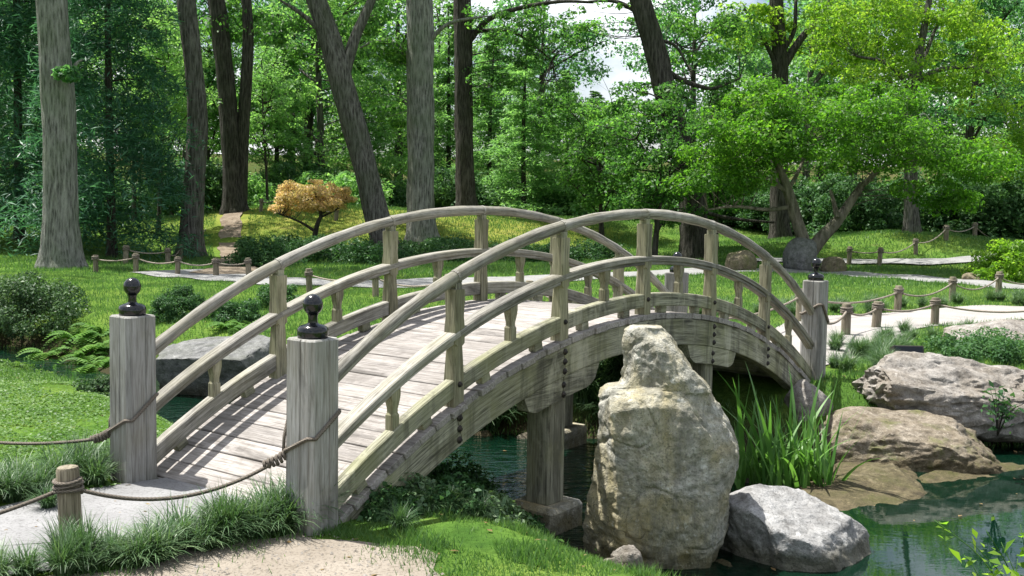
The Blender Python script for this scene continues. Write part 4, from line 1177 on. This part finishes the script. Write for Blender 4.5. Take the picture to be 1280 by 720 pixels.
# the forked Japanese maple
px_tree('maple_tree', 'wide spreading green maple with two forked stems by the grey boulder', [(1012, 334), (1004, 300), (993, 265), (982, 230), (972, 205)], 38, [24, 17, 15, 12, 9], ML_MAPLE, MB_SMOOTH,
        limbs=[([(1012, 316), (1028, 296), (1045, 278), (1062, 254), (1078, 230)], 19, 9, .6), ([(1047, 272), (1042, 252), (1038, 238)], 7, 4, .4), ([(985, 240), (962, 225), (940, 212), (915, 205)], 6, 3, -.8), ([(985, 238), (1000, 210), (1010, 180)], 6, 3, 1.2), ([(1078, 232), (1110, 205), (1160, 190)], 7, 3, -1), ([(990, 258), (960, 262), (920, 258), (885, 262)], 6, 2.5, -.5)],
        crown=[('px', 1035, 175, 0, 4.0, 3.4, 1.25, 60, .75, 300), ('px', 920, 180, -.5, 2.3, 2.2, 1.05, 34, .7, 280), ('px', 900, 225, -.4, 1.8, 1.6, .6, 14, .6, 240), ('px', 1165, 205, -.4, 2.5, 2.4, 1.15, 34, .72, 280), ('px', 1095, 130, 0, 2.6, 2.4, .7, 22, .65, 260), ('px', 960, 120, 0, 1.6, 1.6, .5, 12, .6, 240), ('px', 1200, 255, -.3, 1.3, 1.2, .5, 10, .5, 200)], leaf=.135, h_extra=2.2, flare=1.25)
# the small orange maple on its mound
px_tree('maple_tree', 'small dome shaped orange leaved maple on the sunny mound', [(389, 292), (396, 283), (401, 268), (396, 250)], 41, [7, 6, 4.5, 3], ML_ORANGE, MB_DARK,
        limbs=[([(392, 288), (378, 279), (362, 272), (350, 268)], 4, 1.5, -.4), ([(400, 268), (408, 262), (404, 250), (418, 244)], 3.5, 1.5, .3), ([(398, 262), (388, 250), (372, 246)], 3, 1.2, 0), ([(400, 272), (420, 262), (428, 255)], 3, 1.2, 0)],
        crown=[('px', 390, 245, 0, 1.5, 1.35, .6, 130, .22, 120), ('px', 352, 260, 0, .5, .5, .3, 18, .17, 70), ('px', 428, 250, 0, .45, .5, .3, 18, .17, 70)], leaf=.08, h_extra=.3, flare=1.2)
# dark conifers on the left
cn = conifer('pine_tree', 17, .8, 3.3, .15, ML_PINE, MB_DARK, 5, 150, .42, (.30, .046), 460, flatten=.7)
put(cn, *at(140, 320, 37)[:2], 1.0, .4); tag(cn, 'dark feathery evergreen behind the massive pale trunk', 'conifer')
c2 = copy_tree(cn); put(c2, *at(25, 320, 41)[:2], 1.15, 2.3); tag(c2, 'dark feathery evergreen with thin trunk at the lawn corner', 'conifer')
# young slim trees between the left trunks
yt = broadleaf('young_tree', 9.5, 2.0, 2.6, .085, ML_LIGHT, MB_DARK, .15, 46, 200, .65, (.3, 0), 8, 21)
for i, (px, d, s_, rz) in enumerate([(198, 46, 1.0, 0), (168, 52, 1.2, 2), (215, 57, 1.1, 4), (258, 60, 1.15, 1), (335, 55, .9, 3)]):
    t_ = yt if i == 0 else copy_tree(yt)
    put(t_, *at(px, 300, d)[:2], s_, rz); tag(t_, ['slim young tree with bright leaves beside the dark feathery evergreen', 'slim bright tree rising behind the dark feathery evergreen', 'slim bright tree just behind the slender curved trunk', 'slim young tree beside the twin stemmed trunk', 'slim young tree behind the orange maple mound'][i], 'tree', 'slim young trees in the wood')
mt = broadleaf('young_tree', 7.2, 2.3, 1.4, .11, ML_OAK, MB_DARK, .15, 70, 190, .62, (.3, 0), 8, 23)
put(mt, *at(818, 300, 40.5)[:2], 1.0, .5); tag(mt, 'bushy green tree screening the dark leaning trunk', 'tree')
mt2 = copy_tree(mt); put(mt2, *at(752, 300, 50)[:2], .95, 2.5); tag(mt2, 'bushy green tree below the gap of open sky', 'tree')
mt3 = copy_tree(mt); put(mt3, *at(895, 300, 46)[:2], 1.05, 4.1); tag(mt3, 'bushy green tree between the leaning trunk and the spreading maple', 'tree')
# feathery pale cypresses beyond the bridge
cy = conifer('cypress_tree', 11.5, .6, 2.5, .16, ML_CYP, MB_DARK, 8, 130, .12, (.24, .07), 230, .7, .4)
for i, (px, d, s_, rz, sz) in enumerate([(655, 58, .95, 0, .85), (612, 64, 1.05, 1, 1.0), (705, 60, .85, 2, .72), (740, 66, 1.0, 4, .72), (560, 68, 1.2, 5, 1.2), (775, 70, 1.0, 3.3, .75), (450, 66, 1.1, .7, 1.1), (345, 62, 1.0, 2.2, 1.0)]):
    t_ = cy if i == 0 else copy_tree(cy)
    put(t_, *at(px, 290, d)[:2], s_, rz, sz=sz); tag(t_, ['pale feathery cypress standing just beyond the crest of the bridge handrail', 'pale feathery cypress beside the dark straight trunk', 'short pale cypress under the hanging dark foliage', 'short pale cypress below the gap of open sky', 'tall pale cypress between two grey trunks', 'pale cypress behind the bushy green tree', 'pale cypress beyond the leaning grey trunk', 'pale cypress behind the orange maple'][i], 'conifer', 'pale cypresses beyond the lawn')
# the wood behind: copies of a few broadleaf trees
wa = broadleaf('woodland_tree', 19, 5.0, 4.2, .30, ML_WOOD, MB_DARK, .27, 76, 165, 1.4, (.5, .2), 6, 31)
wb = broadleaf('woodland_tree', 16, 4.4, 2.4, .24, ML_LIGHT, MB_BROWN, .25, 70, 165, 1.25, (-.4, .1), 6, 32)
wc = broadleaf('woodland_tree', 21, 4.6, 3.2, .34, ML_OAK, MB_DARK, .27, 76, 170, 1.35, (.2, -.4), 6, 33)
wl = {id(wa): 'dark green broadleaf tree in the wood behind the lawn', id(wb): 'pale green broadleaf tree in the wood behind the lawn', id(wc): 'tall deep green oak in the wood behind the lawn'}
used = set()
def wood(proto, x, y, s_, rz, sz=None):
    t_ = proto if id(proto) not in used else copy_tree(proto)
    used.add(id(proto)); put(t_, x, y, s_, rz, sz=sz)
    tag(t_, wl[id(proto)], 'tree', 'woodland trees behind the lawn')
rw = random.Random(5)
def gap(x, y):           # the clearing through which the sky shows
    px = 640 + x / y * FPX
    return 682 < px < 822
for row, (yd, n, half) in enumerate([(66, 9, 44), (76, 10, 48), (90, 13, 56), (106, 13, 64)]):
    for i in range(n):
        x = -half + (i + .5) * 2 * half / n + rw.uniform(-1.8, 1.8); y = yd + rw.uniform(-4, 4)
        s_ = rw.uniform(.85, 1.2); pr = [wa, wb, wc][rw.randrange(3)]
        if gap(x, y): pr, s_ = wb, .50 + .05 * row
        elif 640 + x / y * FPX > 900 and 640 + x / y * FPX < 960: s_ *= .72
        wood(pr, x, y, s_, rw.uniform(0, 6))
# understory bushes along the wood edge
def bush(name, r, h, n_cl, nleaf, leaf, leafm, seed, sub=.3, stem=True, inner=.45):
    rng = np.random.default_rng(seed); e = empty(name)
    cl = []
    for i in range(n_cl):
        d = rng.normal(size=3); d[2] = abs(d[2]); d /= np.linalg.norm(d)
        rad = rng.uniform(inner, 1)
        p = d * rad * np.array([r, r, h * .86]) + np.array([0, 0, h * .10])
        s_ = sub * rng.uniform(.7, 1.3)
        cl.append((p, (s_, s_, s_ * .7), int(nleaf * rng.uniform(.7, 1.3))))
    foliage('foliage', cl, leaf, leafm, e, shell=.3)
    if stem:
        for i in range(3):
            a = rng.uniform(0, 6.28); limb_mesh('stem', [(0, 0, -.1), (.2 * r * math.cos(a), .2 * r * math.sin(a), h * .3), (.5 * r * math.cos(a), .5 * r * math.sin(a), h * .6)], .02 + .012 * r, .006, MB_DARK, e, 6, 8)
    return e
ub = bush('understory_bush', 2.1, 2.6, 46, 170, .2, ML_SHRUB, 41, .62)
ul = bush('understory_bush', 2.0, 2.4, 42, 170, .2, ML_LIGHT, 42, .62)
k_ = 0
for i in range(68):
    px = -60 + (i % 34) * 42 + rw.uniform(-14, 14); d = rw.uniform(56, 64) if px > 340 else rw.uniform(52, 66)
    if i >= 34: d += rw.uniform(16, 34)
    if 540 < px < 720 and rw.random() < .3: continue
    src = ub if rw.random() < .62 else ul
    first = (src is ub and not src.get('label')) or (src is ul and not src.get('label'))
    t_ = src if first else copy_tree(src)
    put(t_, *at(px, 290, d)[:2], rw.uniform(.75, 1.35) * (1.5 if i >= 34 else 1), rw.uniform(0, 6))
    tag(t_, 'dark leafy bush filling the wood edge under the trees' if src is ub else 'pale leafy bush filling the wood edge under the trees', 'bush', 'bushes along the wood edge')
# glossy dark hedge mass at the right behind the mound
hb = bush('laurel_bush', 2.3, 3.3, 60, 190, .19, ML_SHRUB, 43, .6)
for i, (px, d, s_) in enumerate([(1075, 52, .95), (1120, 55, 1.1), (1165, 53, 1.0), (1205, 52, 1.15), (1245, 51, 1.0), (1290, 50, 1.2), (1030, 56, 1.0), (965, 55, .8), (920, 57, .8)]):
    t_ = hb if i == 0 else copy_tree(hb)
    put(t_, *at(px, 300, d)[:2], s_, i * 1.3); tag(t_, 'glossy dark laurel behind the smooth green mound', 'bush', 'laurels behind the mound')

# ------------------------------------------------------------------ shrubs and plants nearer by
def place_bush(name, label, px, py, d, r, h, leafm, leaf, seed, n_cl=40, nleaf=180, sub=None, cat='shrub', z=None, stem=True, inner=.45):
    b = bush(name, r, h, n_cl, nleaf, leaf, leafm, seed, sub or r * .3, stem, inner)
    x, y = at(px, py, d)[:2]
    put(b, x, y, 1, 0, z=z)
    return tag(b, label, cat)
place_bush('azalea_shrub', 'broad grey green azalea mound by the dark stream', 30, 400, 19.6, 1.35, 1.15, ML_BUSH, .055, 51, 90, 330, .26)
place_bush('box_shrub', 'clipped round dark shrub on the lawn behind the bridge corner post', 226, 400, 18.6, .46, .60, ML_SHRUB, .035, 52, 95, 190, .11, inner=.86)
place_bush('box_shrub', 'loose dark shrub beside the clipped round one', 292, 400, 18.3, .5, .45, ML_SHRUB, .05, 53, 36, 220, .16)
place_bush('holly_shrub', 'dark spreading shrub beside the leaf strewn path', 330, 335, 34.5, 1.15, .95, ML_SHRUB, .09, 54, 46, 210, .32)
place_bush('holly_shrub', 'low dark shrub bank below the orange maple mound', 420, 340, 37, 2.2, 1.0, ML_SHRUB, .10, 55, 60, 200, .4)
for i, (px, d, r_, h_) in enumerate([(468, 39, 1.3, .8), (520, 41, 1.5, .7), (575, 40, 1.4, .85), (635, 41, 1.5, .75), (690, 40, 1.3, .8), (745, 42, 1.4, .7), (360, 40, 1.0, .7)]):
    place_bush('holly_shrub', 'low dark shrub in the band between lawn path and mossy mound', px, 330, d, r_, h_, ML_SHRUB, .10, 180 + i, 40, 170, .34)['group'] = 'low dark shrubs below the mound'
place_bush('box_shrub', 'small shrub tucked behind the railing by the rope knot', 345, 385, 21.0, .5, .55, ML_SHRUB, .05, 56, 30, 220, .16)
place_bush('gold_shrub', 'small yellow orange shrub seen under the bridge arch', 763, 470, 15.2, .22, .42, ML_YEL, .035, 57, 26, 150, .09)
place_bush('juniper_shrub', 'low spreading dark juniper behind the long pale boulder', 1245, 470, 15.6, 1.15, .30, ML_SHRUB, .05, 58, 70, 240, .2, stem=False)
place_bush('juniper_shrub', 'pale green feathery bush at the lawn edge by the mound', 1266, 322, 34, 1.2, 1.3, ML_BRIGHT, .12, 59, 46, 200, .33)
place_bush('box_shrub', 'small grey green shrub at the lawn edge beside the corner post', 128, 505, 11.6, .24, .30, ML_BUSH, .035, 60, 26, 200, .09)
for i, (px, d, r_) in enumerate([(40, 14.2, .3), (85, 14.0, .28), (10, 13.6, .28)]):
    place_bush('creeping_shrub', 'low creeping plant on the stream bank of the bright lawn', px, 490, d, r_, .16, ML_COVER, .04, 61 + i, 20, 160, .12, cat='plant', stem=False)['group'] = 'creeping plants on the stream bank'
place_bush('fern_thicket', 'dark weedy thicket on the bank under the bridge girder', 545, 620, 9.15, .62, .5, ML_SHRUB, .05, 66, 60, 240, .16, cat='shrub', stem=False)
for i, (px, py, zz_, r_, h_) in enumerate([(478, 648, -.05, .26, .2), (512, 650, -.12, .30, .24), (552, 662, -.2, .32, .26), (594, 672, -.28, .32, .24), (634, 682, -.38, .28, .2), (664, 694, -.48, .2, .14), (540, 628, -.2, .34, .34), (580, 640, -.3, .34, .3), (618, 655, -.4, .3, .24), (500, 618, -.1, .34, .34)]):
    d = gz(px, py, zz_)[1]
    place_bush('fern_thicket', 'low dark weedy plant on the near bank between grass and water', px, py, d, r_, h_, [ML_SHRUB, ML_LIR][i % 2], .045, 160 + i, 34, 150, .11, cat='shrub', stem=False)['group'] = 'low weedy plants on the near bank'
place_bush('fern_thicket', 'dark weedy growth trailing to the pier footing', 620, 660, 8.55, .34, .26, ML_SHRUB, .042, 67, 40, 200, .11, cat='shrub', stem=False)
# ferns
def fern(seed, n=16, L=.6):
    rng = np.random.default_rng(seed); Ps, Ns = [], []
    e = empty('fern')
    V, F, vv = [], [], []
    for i in range(n):
        a = rng.uniform(0, 6.28); l = L * rng.uniform(.7, 1.15); up_ = rng.uniform(.5, .95)
        for j in range(14):
            t = (j + 1) / 14; x = l * t * .9; z = l * (up_ * 1.2 * t - .95 * t * t)
            wd = .13 * l * math.sin(PI * min(1, t * .92 + .08)) + .01
            for s_ in (-1, 1):
                b = len(V); dx = .035 * l
                for (px_, py_, pz_) in ((x - dx, 0, z), (x + dx, 0, z), (x + dx * 1.3, s_ * wd, z - .3 * wd), (x - dx * .2, s_ * wd * .9, z - .25 * wd)):
                    V.append((px_ * math.cos(a) - py_ * math.sin(a), px_ * math.sin(a) + py_ * math.cos(a), pz_ + .03))
                F.append((b, b + 1, b + 2, b + 3) if s_ > 0 else (b + 3, b + 2, b + 1, b)); vv.append(rng.uniform())
    mesh_np('fronds', np.array(V), np.array(F), ML_FERN, e, False, vv)
    return e
fn = fern(3)
for i, (px, py, d, s_) in enumerate([(105, 430, 17.6, 1.1), (75, 440, 17.2, 1.0), (125, 415, 18.2, 1.2), (290, 405, 17.4, .9), (320, 400, 17.8, .8), (60, 425, 18.0, 1.0), (140, 440, 17.0, .9), (20, 440, 17.6, .9), (118, 425, 16.8, 1.0), (95, 415, 18.4, 1.1), (132, 428, 17.8, 1.1), (305, 395, 17.6, 1.0), (335, 402, 17.2, .8)]):
    t_ = fn if i == 0 else copy_tree(fn)
    put(t_, *at(px, py, d)[:2], s_, i * 1.1)
    tag(t_, 'bright green fern on the far bank of the stream', 'fern', 'ferns on the far stream bank')

# ------------------------------------------------------------------ strappy clumps
def strap_blades(n, L, w, spread, rng, segs=4, curl=1.0, base_r=.05, stiff=.5):
    """curved strap blades as quads strips: V,F,v"""
    V, F, vv = [], [], []
    for i in range(n):
        a = rng.uniform(0, 2 * PI); l = L * rng.uniform(.6, 1.15); th = rng.uniform(.05, 1) ** stiff * spread
        br = base_r * math.sqrt(rng.uniform()); ba = rng.uniform(0, 2 * PI)
        p = np.array([br * math.cos(ba), br * math.sin(ba), -.02]); ang = th * .35; ca, sa = math.cos(a), math.sin(a)
        val = rng.uniform(); wd = w * rng.uniform(.7, 1.2); tw = rng.uniform(-.5, .5)
        b0 = len(V)
        for j in range(segs + 1):
            t = j / segs; hw = wd * .5 * (1 - t ** 2.2) + .0004
            sx, sy = -math.sin(a + tw), math.cos(a + tw)
            V.append((p[0] + sx * hw, p[1] + sy * hw, p[2])); V.append((p[0] - sx * hw, p[1] - sy * hw, p[2]))
            st = l / segs
            p = p + np.array([math.sin(ang) * ca * st, math.sin(ang) * sa * st, math.cos(ang) * st])
            ang += curl * th / segs * (1 + t)
        for j in range(segs):
            F.append((b0 + 2 * j, b0 + 2 * j + 1, b0 + 2 * j + 3, b0 + 2 * j + 2)); vv.append(val)
    return np.array(V), np.array(F), np.array(vv)
LIR = []
for i in range(4):
    V, F, vv = strap_blades(330, .42, .0105, 1.35, np.random.default_rng(70 + i), 5, 1.15, .075, .55)
    LIR.append((V, F, vv))
lir_proto = [mesh_np('grass_clump', *l[:2], ML_LIR, None, False, l[2]) for l in LIR]
lir_used = [False] * 4
lk = 0
def clump(x, y, s_, label, group, rz=None, z=None, sz=None):
    global lk
    i = lk % 4; lk += 1
    o = lir_proto[i]
    if lir_used[i]: o = o.copy(); COL.objects.link(o)
    lir_used[i] = True
    o.location = (x, y, h1(x, y) if z is None else z); o.rotation_euler = (0, 0, random.uniform(0, 6) if rz is None else rz)
    o.scale = (s_, s_, sz or s_)
    return tag(o, label, 'grass clump', group)
g1 = 'arching grass clumps edging the sand'
row = ROWL[4::2]
for i, (x, y) in enumerate(row):
    for r_ in range(2):
        if i < 3 and r_: continue
        clump(x + random.uniform(-.06, .06) + r_ * .05, y + random.uniform(-.05, .05) - .12 + r_ * .17, random.uniform(.68, 1.22) * (.62 + .33 * i / 12), 'arching dark green grass clump in the row between sand and pale path', g1, sz=random.uniform(.7, 1.15) * (.62 + .33 * i / 12))
g2 = 'grass clumps by the lawn corner post'
for px, py, s_ in [(15, 618, .75), (45, 612, .7), (70, 600, .8), (98, 592, .85), (120, 598, .7), (108, 580, .8), (-15, 622, .8), (20, 600, .7), (60, 628, .5), (135, 580, .7)]:
    x, y = gz(px, py + 8); clump(x, y, s_, 'dark grass clump at the foot of the post by the clipped lawn', g2)
g3 = 'liriope clumps round the far bridge end'
for i in range(26):
    px = random.uniform(1042, 1130); py = random.uniform(425, 470)
    x, y = gz(px, py + 8, -.05); clump(x, y, random.uniform(.55, .9), 'dark liriope clump beside the far end of the bridge', g3)
for px, py in [(1110, 426), (1140, 424), (1165, 424), (1190, 420), (1100, 432), (1210, 418), (1130, 418)]:
    x, y = gz(px, py); clump(x, y, random.uniform(.5, .8), 'dark liriope clump beside the far end of the bridge', g3)
g4 = 'long grass clumps on the far bank under the bridge'
for i in range(24):
    px = random.uniform(560, 770); x, y = at(px, 540, random.uniform(12.5, 14.2))[:2]
    clump(x, y, random.uniform(1.2, 2.0), 'long arching grass clump on the far bank under the bridge', g4)
g5 = 'grass clumps along the lawn path verge'
for i in range(40):
    px = random.uniform(1040, 1290) if i % 2 else random.uniform(860, 1010); py = random.uniform(384, 394) - (px - 1040) * .045
    x, y = gz(px, py); clump(x, y, random.uniform(.6, .95), 'grass clump on the verge of the pale path below the rope fence', g5)
g6 = 'grass clumps on the near bank'
for i in range(14):
    t = i / 13; x, y = gz(470 + 200 * t + random.uniform(-12, 12), 655 + 42 * t + random.uniform(-14, 6), -.05 - .42 * t); clump(x, y, random.uniform(.3, .5), 'dark grass clump on the near bank below the bridge girder', g6)
for px, py, z_, s_ in [(470, 640, 0, .6), (500, 662, 0, .5), (560, 670, -.2, .5), (600, 690, -.3, .5), (640, 690, -.4, .5), (520, 600, -.3, .8), (580, 640, -.4, .8), (610, 640, -.45, .7), (480, 610, -.1, .8), (540, 630, -.3, .8)]:
    x, y = gz(px, py, z_); clump(x, y, s_, 'dark grass clump on the near bank below the bridge girder', g6)
# the iris beside the standing stone
iris = empty('iris_plant', (2.62, 10.35, -.60))
tag(iris, 'tall clump of upright sword shaped iris leaves in the water', 'iris')
rng = np.random.default_rng(90)
blade_meshes = []
for i in range(10):
    V, F, vv = strap_blades(1, 1.0, .036, [.12, .2, .3, .45, .6, .8, 1.0, .25, .15, .7][i], rng, 9, 1.0, 0.0, .01)
    o = mesh_np('leaf', V, F, ML_IRIS, iris, True, vv); blade_meshes.append(o)
for i in range(170):
    o = blade_meshes[i % 10] if i < 10 else blade_meshes[i % 10].copy()
    if i >= 10: COL.objects.link(o)
    a = rng.uniform(0, 6.28); r_ = .47 * math.sqrt(rng.uniform())
    o.location = (r_ * math.cos(a) * 1.2, r_ * math.sin(a) * .6, -.03); o.rotation_euler = (rng.normal() * .07, rng.normal() * .07, rng.uniform(0, 6.28))
    s_ = rng.uniform(.65, 1.25); o.scale = (s_ * 1.1, s_ * 1.1, s_)
# black garden lamp box on the grass
lb = empty('garden_floodlight', tuple(P3(*at(1133, 447, 14.3)[:2])))
tag(lb, 'small black box floodlight on the grass behind the long pale boulder', 'floodlight')
q = MB(); q.bbox((0, 0, .20), (.40, .16, .13), 0, .008, Matrix.Rotation(R(-18), 3, 'X')); hs = q.build('housing', M_IRON, lb)
q = MB(); q.bbox((0, -.083, .225), (.36, .012, .10), 0, .003, Matrix.Rotation(R(-18), 3, 'X')); q.build('lens', M_BLACK, hs)
q = MB(); q.tube([(0, 0, -.1), (0, 0, .15)], .018, 8); q.build('stake', M_IRON, lb)
# leafy sprigs
def sprig(name, label, base, n_st, L, leaf, leafm, seed, cat='plant', up_=.9, nl=9, wr=.5):
    rng = np.random.default_rng(seed); e = empty(name, base); Ps, Ns = [], []
    for i in range(n_st):
        a = rng.uniform(0, 6.28); l = L * rng.uniform(.7, 1.1); lean_ = rng.uniform(.1, .75)
        pts = [np.array([0, 0, -.05]), np.array([math.cos(a) * lean_ * l * .45, math.sin(a) * lean_ * l * .45, l * up_ * .55]), np.array([math.cos(a) * lean_ * l, math.sin(a) * lean_ * l, l * up_ * (1 - .25 * lean_)])]
        limb_mesh('stem', pts, .006, .002, ML_FERN if leafm is not ML_SHRUB else MB_DARK, e, 5, 10)
        C = spline(pts, 20)
        for k in range(nl):
            t = rng.uniform(.35, 1); c = C[min(19, int(t * 19))]
            Ps.append(c + rng.normal(size=3) * leaf * .55); Ns.append(rng.normal(size=3) * .5 + np.array([0, 0, .9]))
    V, F, v = leaf_cloud(np.array(Ps), np.array(Ns), leaf, wr, .10, rng)
    mesh_np('leaves', V, F, leafm, e, False, v)
    return tag(e, label, cat)
x, y, z = at(1248, 520, 10.9)
sprig('shrub_sprig', 'dark leafy sprig growing in front of the long pale boulder', (x, y, z - .15), 9, .48, .11, ML_SHRUB, 101, nl=10, wr=.4)
bs = sprig('shrub_sprig', 'yellow green leafy shoots rising over the pond from the near bank', (2.62, 5.55, -.32), 12, .62, .085, ML_BRIGHT, 103, nl=9)
bs = sprig('shrub_sprig', 'tall yellow green shoots at the near pond bank', (3.02, 6.1, -.45), 10, .85, .085, ML_BRIGHT, 104, nl=9)
x, y = gz(92, 705); sprig('weed', 'broad leaved seedling at the foot of the rope stake', (x + .02, y - .05, 0), 4, .17, .085, ML_FERN, 105, nl=4, wr=.6)
x, y = gz(390, 655); sprig('weed', 'small pale leaved weed at the foot of the corner post by the sand', (x - .03, y - .16, 0), 4, .12, .05, ML_FERN, 106, nl=5)
for i, (px, py) in enumerate([(690, 705), (716, 700), (745, 690), (660, 700)]):
    x, y = gz(px, py, -.5); sprig('weed', 'thin pale weed at the water edge beside the standing stone', (x, y, h1(x, y)), 4, .16, .05, ML_FERN, 110 + i, nl=5, wr=.35)['group'] = 'weeds at the water edge'

# ------------------------------------------------------------------ grass and ground cover
def blades(P, L, w, rng, lean_=.5):
    n = len(P); a = rng.uniform(0, 2 * PI, n); l = L * rng.uniform(.5, 1.25, n); ww = w * rng.uniform(.7, 1.3, n)
    s = np.stack([np.cos(a), np.sin(a), np.zeros(n)], 1); la = rng.uniform(0, 2 * PI, n); le = rng.uniform(.05, lean_, n) * l
    tip = P + np.stack([np.cos(la) * le, np.sin(la) * le, l], 1)
    V = np.stack([P - s * ww[:, None] / 2, P + s * ww[:, None] / 2, tip], 1).reshape(-1, 3)
    return V, np.arange(3 * n).reshape(n, 3), rng.uniform(0, 1, n)
bpoly = np.array([list(bw(-UN - .1, -.1, 0))[:2], list(bw(-UN - .1, BW + .1, 0))[:2], list(bw(-UN + .7, BW + .1, 0))[:2], list(bw(-UN + .7, -.1, 0))[:2]])
bend = np.array([list(bw(UE + .1, -.1, 0))[:2], list(bw(UE + .1, BW + .1, 0))[:2], list(bw(UE - .7, BW + .1, 0))[:2], list(bw(UE - .7, -.1, 0))[:2]])
def near_line(x, y, line, hw):
    C = spline(line, 160); d = np.full(x.shape, 1e9)
    for c in C: d = np.minimum(d, np.hypot(x - c[0], y - c[1]))
    return d < hw
def free(x, y, wet=-.05):
    ok = sdist(x, y, STREAM) < wet
    for pl, mgn in ((np.array(APPROACH), .03), (np.array(SAND), .04), (bpoly, 0), (bend, 0)): ok &= sdist(x, y, pl) < -mgn + RNG.normal(size=x.shape) * .05
    ok &= ~near_line(x, y, FARPATH, 1.02); ok &= ~near_line(x, y, LAWNPATH, 1.15); ok &= ~near_line(x, y, BACKPATH, .7); ok &= ~near_line(x, y, FARLINE, .75)
    return ok
def scatter(n, x0, x1, y0, y1, dens=None):
    x = RNG.uniform(x0, x1, n); y = RNG.uniform(y0, y1, n)
    k = free(x, y) & (np.abs(x) < y * .55 + 1.5)
    if dens is not None: k &= RNG.uniform(0, 1, n) < dens(x, y)
    x, y = x[k], y[k]
    return np.stack([x, y, H(x, y) - .004], 1)
P = scatter(75000, -1.6, 2.2, 5.3, 9.4, lambda x, y: .12 + .88 * (np.sin(x * 4.1 + np.sin(y * 3.7) * 1.4) + np.sin(y * 5.3 - x * 1.9) + .6 * np.sin(x * 13 + y * 9) > -.55))
P2 = P[(np.sin(P[:, 0] * 9) + np.cos(P[:, 1] * 8 + P[:, 0] * 3) + RNG.normal(size=len(P)) * .4) > .9]
a_, b_ = blades(P, .034, .007, RNG, .9), blades(P2, .075, .009, RNG, .9)
V, F, v = np.concatenate([a_[0], b_[0]]), np.concatenate([a_[1], b_[1] + len(a_[0])]), np.concatenate([a_[2], b_[2]])
tag(mesh_np('bank_grass', V, F, ML_GRASS, None, False, v), kind='stuff')
P = scatter(150000, -9, -2.4, 7.2, 15.5, lambda x, y: .15 + .85 * (np.sin(x * 2.1 + np.sin(y * 1.7) * 1.4) + np.sin(y * 3.3 - x * .9) + .5 * np.sin(x * 7 + y * 5) > -.75))
V, F, v = leaf_cloud(P + np.array([0, 0, .022]), RNG.normal(size=P.shape) * .35 + np.array([0, 0, 1]), .030, .7)
tag(mesh_np('ground_cover', V, F, ML_COVER, None, False, v), kind='stuff')
P = scatter(330000, -14, 14, 12, 30, lambda x, y: np.clip((13 / y) ** 1.1, .2, 1))
V, F, v = blades(P, .075, .015, RNG, .7); tag(mesh_np('lawn_grass', V, F, ML_GRASS, None, False, v), kind='stuff')
P = scatter(260000, -30, 32, 30, 56)
V, F, v = blades(P, .11, .03, RNG, .8); tag(mesh_np('far_lawn_grass', V, F, ML_GRASS, None, False, v), kind='stuff')

def pebbles(n):
    x = RNG.uniform(-3.6, .4, n); y = RNG.uniform(4.6, 6.7, n); k = sdist(x, y, np.array(SAND)) > .02
    x, y = x[k], y[k]; m_ = len(x); r = .004 + .010 * RNG.uniform(0, 1, m_) ** 4
    P = np.stack([x, y, H(x, y) + .011], 1)
    o = np.array([(1, 0, 0), (0, 1, 0), (-1, 0, 0), (0, -1, 0), (0, 0, .8)])
    a = RNG.uniform(0, 6.28, m_); ca, sa = np.cos(a), np.sin(a); e = RNG.uniform(.6, 1.3, (m_, 2))
    V = np.stack([np.stack([P[:, 0] + r * (q[0] * ca * e[:, 0] - q[1] * sa * e[:, 1]), P[:, 1] + r * (q[0] * sa * e[:, 0] + q[1] * ca * e[:, 1]), P[:, 2] + r * q[2]], 1) for q in o], 1).reshape(-1, 3)
    b = np.arange(m_)[:, None] * 5
    F = np.concatenate([b + np.array([[i, (i + 1) % 4, 4]]) for i in range(4)])
    tag(mesh_np('gravel', V, F, M_ROCK_B, None), kind='stuff')
pebbles(5200)
# thin weeds straying over the edge of the sand
x = RNG.uniform(-2.6, .5, 60000); y = RNG.uniform(4.8, 6.8, 60000); d = sdist(x, y, np.array(SAND))
k = (d > -.14) & (RNG.uniform(0, 1, len(x)) < .6 * np.exp(-np.abs(d) / .10)) & (np.sin(x * 7.3 + y * 3) + np.sin(y * 11 - x * 4) > -.3)
P = np.stack([x[k], y[k], H(x[k], y[k]) + .008], 1)
V, F, v = blades(P, .045, .006, RNG, .9); tag(mesh_np('stray_grass', V, F, ML_GRASS, None, False, v), kind='stuff')

# fallen leaves on lawn, bank, sand and pond
x = RNG.uniform(-9, 6, 2600); y = RNG.uniform(5, 20, 2600); zz = np.maximum(H(x, y), ZW) + .012
k = (np.abs(x) < y * .55 + .5) & (sdist(x, y, bpoly) < 0) & ((zz > ZW + .02) | (RNG.uniform(0, 1, len(x)) < .22))
P = np.stack([x[k], y[k], zz[k]], 1)
V, F, v = leaf_cloud(P, np.tile([0, 0, 1.], (len(P), 1)) + RNG.normal(size=P.shape) * .12, .045, .6, .05)
tag(mesh_np('fallen_leaves', V, F, ML_DRY, None, False, v), kind='stuff')
